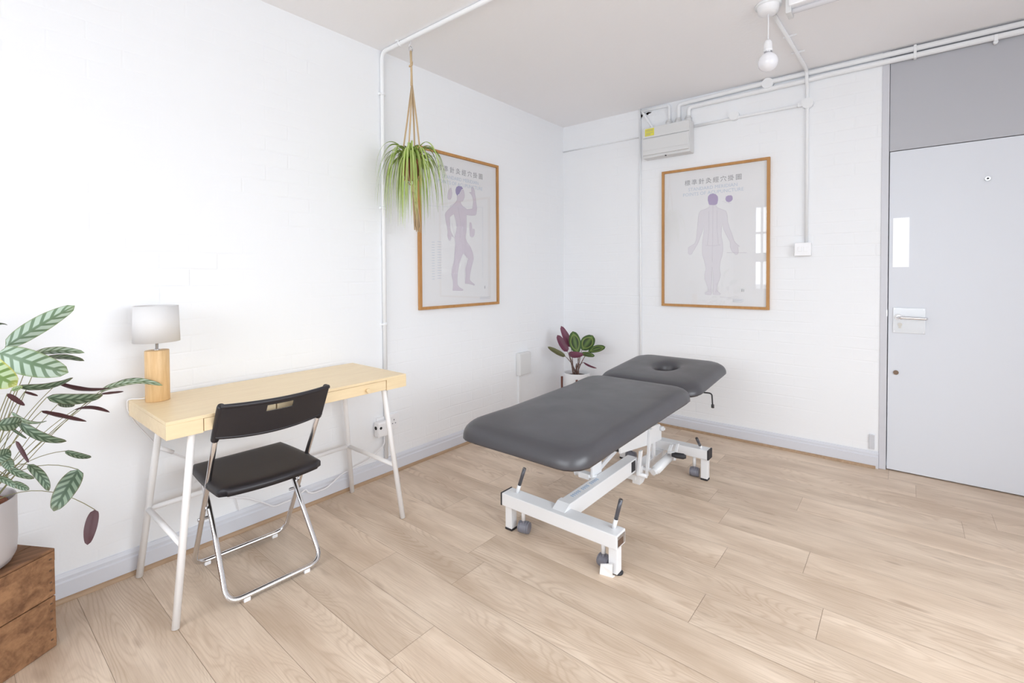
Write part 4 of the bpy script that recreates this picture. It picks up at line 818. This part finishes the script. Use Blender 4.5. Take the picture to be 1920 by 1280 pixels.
# ================================================================== CRATE AND LARGE PLANT
A_ = Vector((.296, -3.532, 0)); ds = Vector((.505, -.863, 0)).normalized(); dt = Vector((-.863, -.505, 0)).normalized()
ang = math.atan2(ds.y, ds.x); cr = thing('wooden_crate', 'worn brown wooden crate on floor under the potted plant at left', 'crate', tuple(A_ + ds*.25 + dt*.14), rot=0)
MX = Matrix.Translation(A_) @ Matrix(((ds.x, dt.x, 0, 0), (ds.y, dt.y, 0, 0), (0, 0, 1, 0), (0, 0, 0, 1)))
CH, CL, CD = .325, .50, .275
def crate_part(n, m_, *bxs):
    b = bmesh.new()
    for q in bxs: B(b, *q, .0025, mx=MX)
    o = obj(n, fixn(b), m_, cr); return o
crate_part('front_board', M['cratewood'], (0, CL, 0, .011, .176, CH-.001)); crate_part('front_board', M['cratewood'], (0, CL, 0, .011, .001, .173))
crate_part('back_board', M['cratewood'], (0, CL, CD-.011, CD, .172, CH-.001)); crate_part('back_board', M['cratewood'], (0, CL, CD-.011, CD, .001, .168))
for k in range(3): crate_part('top_board', M['crateend'], (0, CL, .002+k*.0915, .089+k*.0915, CH, CH+.009))
crate_part('end_panel', M['crateend'], (.012, .026, .012, CD-.012, .001, CH-.002)); crate_part('end_panel', M['crateend'], (CL-.026, CL-.012, .012, CD-.012, .001, CH-.002))
for z0, z1 in ((CH-.040, CH+.002), (.002, .052)): crate_part('end_cleat', M['crateend'], (-.010, .010, .012, CD-.012, z0, z1)); crate_part('end_cleat', M['crateend'], (CL-.010, CL+.010, .012, CD-.012, z0, z1))
b = bmesh.new()
for z_ in (.300, .262, .222, .195, .150, .125, .098, .060, .028):
    for s_ in (.010, CL-.014): B(b, s_, s_+.007, -.0008, .002, z_, z_+.005, mx=MX)
obj('nail_marks', b, M['brown'], cr)

PC = Vector((.262, -3.738, 0)); zc = CH+.0095
t = thing('potted_plant', 'tall striped leaf plant in cream pot on the crate', 'plant', (PC.x, PC.y, zc))
b = lathe([(0, zc), (.092, zc), (.112, zc+.008), (.122, zc+.03), (.1255, zc+.08), (.1255, zc+.208), (.1235, zc+.212), (.1215, zc+.208), (.1205, zc+.17), (.118, zc+.15)], PC.x, PC.y, seg=56); obj('pot', fixn(b), M['pot'], t)
b = lathe([(0, zc+.172), (.119, zc+.168)], PC.x, PC.y, seg=40); obj('soil', fixn(b), M['soil'], t)
b = lathe([(.100, zc+.165), (.105, zc+.192), (.100, zc+.196), (.097, zc+.170)], PC.x, PC.y, seg=40); obj('inner_pot', fixn(b), M['terra'], t)
fo = bmesh.new(); sm = bmesh.new(); random.seed(3)
KM = {0: 0, 1: 1, 3: 2, 2: 3}
for i, (p0, p1, W, hw_, bend, kd) in enumerate(CT_LEAVES):
    leaf(fo, p0, p1, W, hw_, bend, KM[kd], 3 if kd != 3 else 2, nu=6, nv=16, shape='oblong', fold=.25)
    p0 = Vector(p0); r0 = Vector((PC.x + random.uniform(-.03, .04), PC.y + random.uniform(-.01, .05), zc+.168))
    dx = (Vector(p1)-p0).normalized()
    md_ = r0.lerp(p0, .55) + Vector((0, 0, .03 + .04*random.random())) if p0.z > .70 else r0.lerp(p0, .45) + Vector((0, 0, .16 if p0.z < .62 else .10))
    pts = []
    for k in range(13): q = k/12; pts.append(r0*(1-q)**2 + md_*2*q*(1-q) + p0*q*q)
    rs = [max(.0012, .0042*(1-q*2.2)) if True else 0 for q in [k/12 for k in range(13)]]
    T(sm, pts, rs, seg=6)
for k in range(6):
    a = random.uniform(0, 6.28); T(sm, [(PC.x+.02*math.cos(a), PC.y+.02+.02*math.sin(a), zc+.16), (PC.x+.025+.02*math.cos(a), PC.y+.05+.015*math.sin(a), zc+.30), (PC.x+.035+.02*math.cos(a), PC.y+.085, zc+.44)], [.010, .008, .003], seg=8)
obj('foliage', fo, [M['leaf0'], M['leaf1'], M['leaf3'], M['leafu']], t); obj('stems', fixn(sm), M['stem'], t)

# ================================================================== HANGING SPIDER PLANT
SX, SY = .256, -1.985
t = thing('macrame_hanger', 'jute macrame plant hanger with tassel hooked to ceiling', 'plant hanger', (SX, SY, H))
hk = tube(fillet([(SX, SY, H+.001), (SX, SY, H-.028)], .01), .0025, seg=8); T(hk, [(SX, SY-.011*math.sin(a), H-.039+.011*math.cos(a)) for a in [k*PI*1.6/12 for k in range(13)]], .0022, seg=8); obj('hook', fixn(hk), M['white'], t)
rg = bmesh.new(); T(rg, [(SX, SY+.013*math.cos(a), H-.055+.014*math.sin(a)) for a in [k*PI/10 for k in range(20)]], .0022, seg=8, closed=True); obj('ring', fixn(rg), M['steel'], t)
zr = H-.066; ck = bmesh.new()
T(ck, [(SX, SY, zr), (SX, SY+.002, zr-.07), (SX, SY+.004, zr-.13), (SX, SY+.004, zr-.20)], [.007, .0065, .006, .0075], seg=10)
obj('top_cord', fixn(ck), M['jute'], t)
kn = bmesh.new(); T(kn, [(SX+.004*math.cos(a*2), SY+.002+.007*math.sin(a), zr-.062-a*.006) for a in [k*.5 for k in range(11)]], .0065, seg=8); obj('knot', fixn(kn), M['jute'], t)
PZ = 1.800; pr_ = .052; PCX, PCY = SX, SY-.004
for a in (.5, 2.1, 3.7, 5.3):
    e = Vector((PCX+pr_*1.12*math.cos(a), PCY+pr_*1.12*math.sin(a), PZ+.125)); st_ = Vector((SX, SY+.004, zr-.19))
    b = tube([st_, st_.lerp(e, .5)+Vector((.002, 0, 0)), e, Vector((PCX+pr_*1.06*math.cos(a), PCY+pr_*1.06*math.sin(a), PZ+.03)), Vector((PCX+pr_*.7*math.cos(a), PCY+pr_*.7*math.sin(a), PZ-.008)), Vector((PCX, PCY+.006, PZ-.035))], .0032, seg=8)
    T(b, [st_+Vector((.003, .003, 0)), st_.lerp(e, .5)+Vector((.006, .003, 0)), e+Vector((.002, .002, 0))], .0026, seg=6); obj('hanging_cord', fixn(b), M['jute'], t)
kn = bmesh.new(); T(kn, [(PCX, PCY+.006, PZ-.025), (PCX, PCY+.012, PZ-.045), (PCX, PCY+.014, PZ-.07)], [.009, .013, .009], seg=12); obj('lower_knot', fixn(kn), M['jute'], t)
ts = bmesh.new(); random.seed(12)
for k in range(22):
    a = k*2.4; r_ = .016*math.sqrt(k/22); ox_, oy_ = r_*math.cos(a), r_*math.sin(a)
    T(ts, [(PCX+ox_*.4, PCY+.014+oy_*.4, PZ-.06), (PCX+ox_, PCY+.030+oy_, PZ-.15), (PCX+ox_*1.3+random.uniform(-.003, .003), PCY+.046+oy_*1.4, PZ-.285+random.uniform(-.02, .015))], .0024, seg=5)
obj('tassel', fixn(ts), M['jute'], t)
t = thing('spider_plant', 'green and cream spider plant in small terracotta pot hanging from ceiling', 'plant', (PCX, PCY, PZ))
b = lathe([(0, PZ), (.036, PZ), (.049, PZ+.088), (.054, PZ+.089), (.055, PZ+.115), (.050, PZ+.115), (.048, PZ+.10)], PCX, PCY, seg=36); obj('pot', fixn(b), M['terra'], t)
b = lathe([(0, PZ+.104), (.049, PZ+.102)], PCX, PCY, seg=28); obj('soil', fixn(b), M['soil'], t)
sp2 = bmesh.new(); uvs = sp2.loops.layers.uv.new('leaf'); random.seed(21)
def strap(ang, rise, reach, droop, wd, tw=0):
    ca, sa = math.cos(ang), math.sin(ang); p0 = Vector((PCX+.012*ca, PCY+.012*sa, PZ+.10)); n = 16; rows = []
    p1 = p0 + Vector((ca*reach*.30, sa*reach*.30, rise)); p2 = p0 + Vector((ca*reach*.95, sa*reach*.95, rise*.9)); p3 = p0 + Vector((ca*reach, sa*reach, -droop))
    side0 = Vector((-sa, ca, 0))
    for k in range(n+1):
        q = k/n; p = p0*(1-q)**3 + p1*3*q*(1-q)**2 + p2*3*q*q*(1-q) + p3*q**3
        tg = ((p1-p0)*3*(1-q)**2 + (p2-p1)*6*q*(1-q) + (p3-p2)*3*q*q).normalized()
        sd = (side0*math.cos(tw*q) + tg.cross(side0)*math.sin(tw*q)); nn = sd.cross(tg).normalized()
        hw2 = wd*(.6+.4*math.sin(PI*min(1, q*1.4)))*(1-q**3)**.8 + .0004
        rows.append([p-sd*hw2, p-nn*hw2*.35, p+sd*hw2])
    for off in (.0003, -.0003):
        vr = [[sp2.verts.new(c + Vector((0, 0, off))) for c in r_] for r_ in rows]
        for k in range(n):
            for j in range(2):
                idx = ((k, j), (k, j+1), (k+1, j+1), (k+1, j)); 
                if off < 0: idx = idx[::-1]
                f_ = sp2.faces.new([vr[a][b_] for a, b_ in idx]); f_.smooth = True
                for l_, (a, b_) in zip(f_.loops, idx): l_[uvs].uv = (b_/2, a/n)
for k in range(130):
    a = k*2.399 + random.uniform(-.3, .3); u_ = random.random()
    reach = .04 + .175*u_**.8; rise = .05 + .10*random.random() + (.03 if u_ > .7 else 0); droop = .10 + .22*random.random() + (.06 if u_ < .5 else 0)
    strap(a, rise, reach, droop, random.uniform(.0048, .0075), random.uniform(-.9, .9))
for k in range(12): strap(random.uniform(0, 6.28), .12, .03+.05*random.random(), -.03, .004, .5)
for (a, r_, dr_) in ((1.6, .09, .42), (4.4, .05, .37), (3.2, .03, .30), (1.2, .05, .36), (.6, .10, .33), (1.9, .17, .18)): strap(a, .09, r_, dr_, .006, .3)
obj('foliage', sp2, M['spider'], t)

# ================================================================== BACK PLANT ON STAND
QX, QY = .33, -.30
t = thing('plant_stand', 'low red brown wooden plant stand in corner behind couch', 'plant stand', (QX, QY, 0))
base_a = math.atan2(-.85, .53)
for k in range(4):
    a = base_a + k*PI/2; x, y = QX+.127*math.cos(a), QY+.127*math.sin(a)
    obj('leg', fixn(tube([(x, y, 0.001), (x, y, .362)], .0095, seg=12)), M['walnut'], t)
for k in range(2):
    a = base_a + k*PI/2; dx_, dy_ = .12*math.cos(a), .12*math.sin(a); obj('cross_bar', fixn(tube([(QX-dx_, QY-dy_, .178-k*.012), (QX+dx_, QY+dy_, .178-k*.012)], .008, seg=10)), M['walnut'], t)
t = thing('potted_plant', 'small purple and green leaf plant in white pot behind couch', 'plant', (QX, QY, .187))
b = lathe([(0, .187), (.098, .187), (.104, .193), (.112, .395), (.110, .402), (.107, .398), (.104, .36)], QX, QY, seg=48); obj('pot', fixn(b), M['potw'], t)
b = lathe([(0, .372), (.105, .368)], QX, QY, seg=32); obj('soil', fixn(b), M['soil'], t)
fo = bmesh.new(); sm = bmesh.new(); random.seed(8)
for i, (p0, p1, W, hw_, bend, kd) in enumerate(BK_LEAVES):
    leaf(fo, p0, p1, W, hw_, bend, {4: 0, 5: 1, 6: 2}[kd], 1, nu=6, nv=12, shape='round' if kd == 6 else 'oblong', fold=.35 if kd != 6 else .15)
    p0 = Vector(p0); r0 = Vector((QX+random.uniform(-.03, .03), QY+random.uniform(-.03, .03), .37)); md_ = r0.lerp(p0, .4)+Vector((0, 0, .05))
    T(sm, [r0*(1-q)**2+md_*2*q*(1-q)+p0*q*q for q in [k/8 for k in range(9)]], [.0052-.0032*k/8 for k in range(9)], seg=7)
T(sm, [(QX, QY, .37), (QX-.005, QY, .45), (QX-.003, QY, .475)], [.007, .007, .003], seg=8)
obj('foliage', fo, [M['leafo'], M['leafp'], M['leafm']], t); obj('stems', fixn(sm), M['stemd'], t)
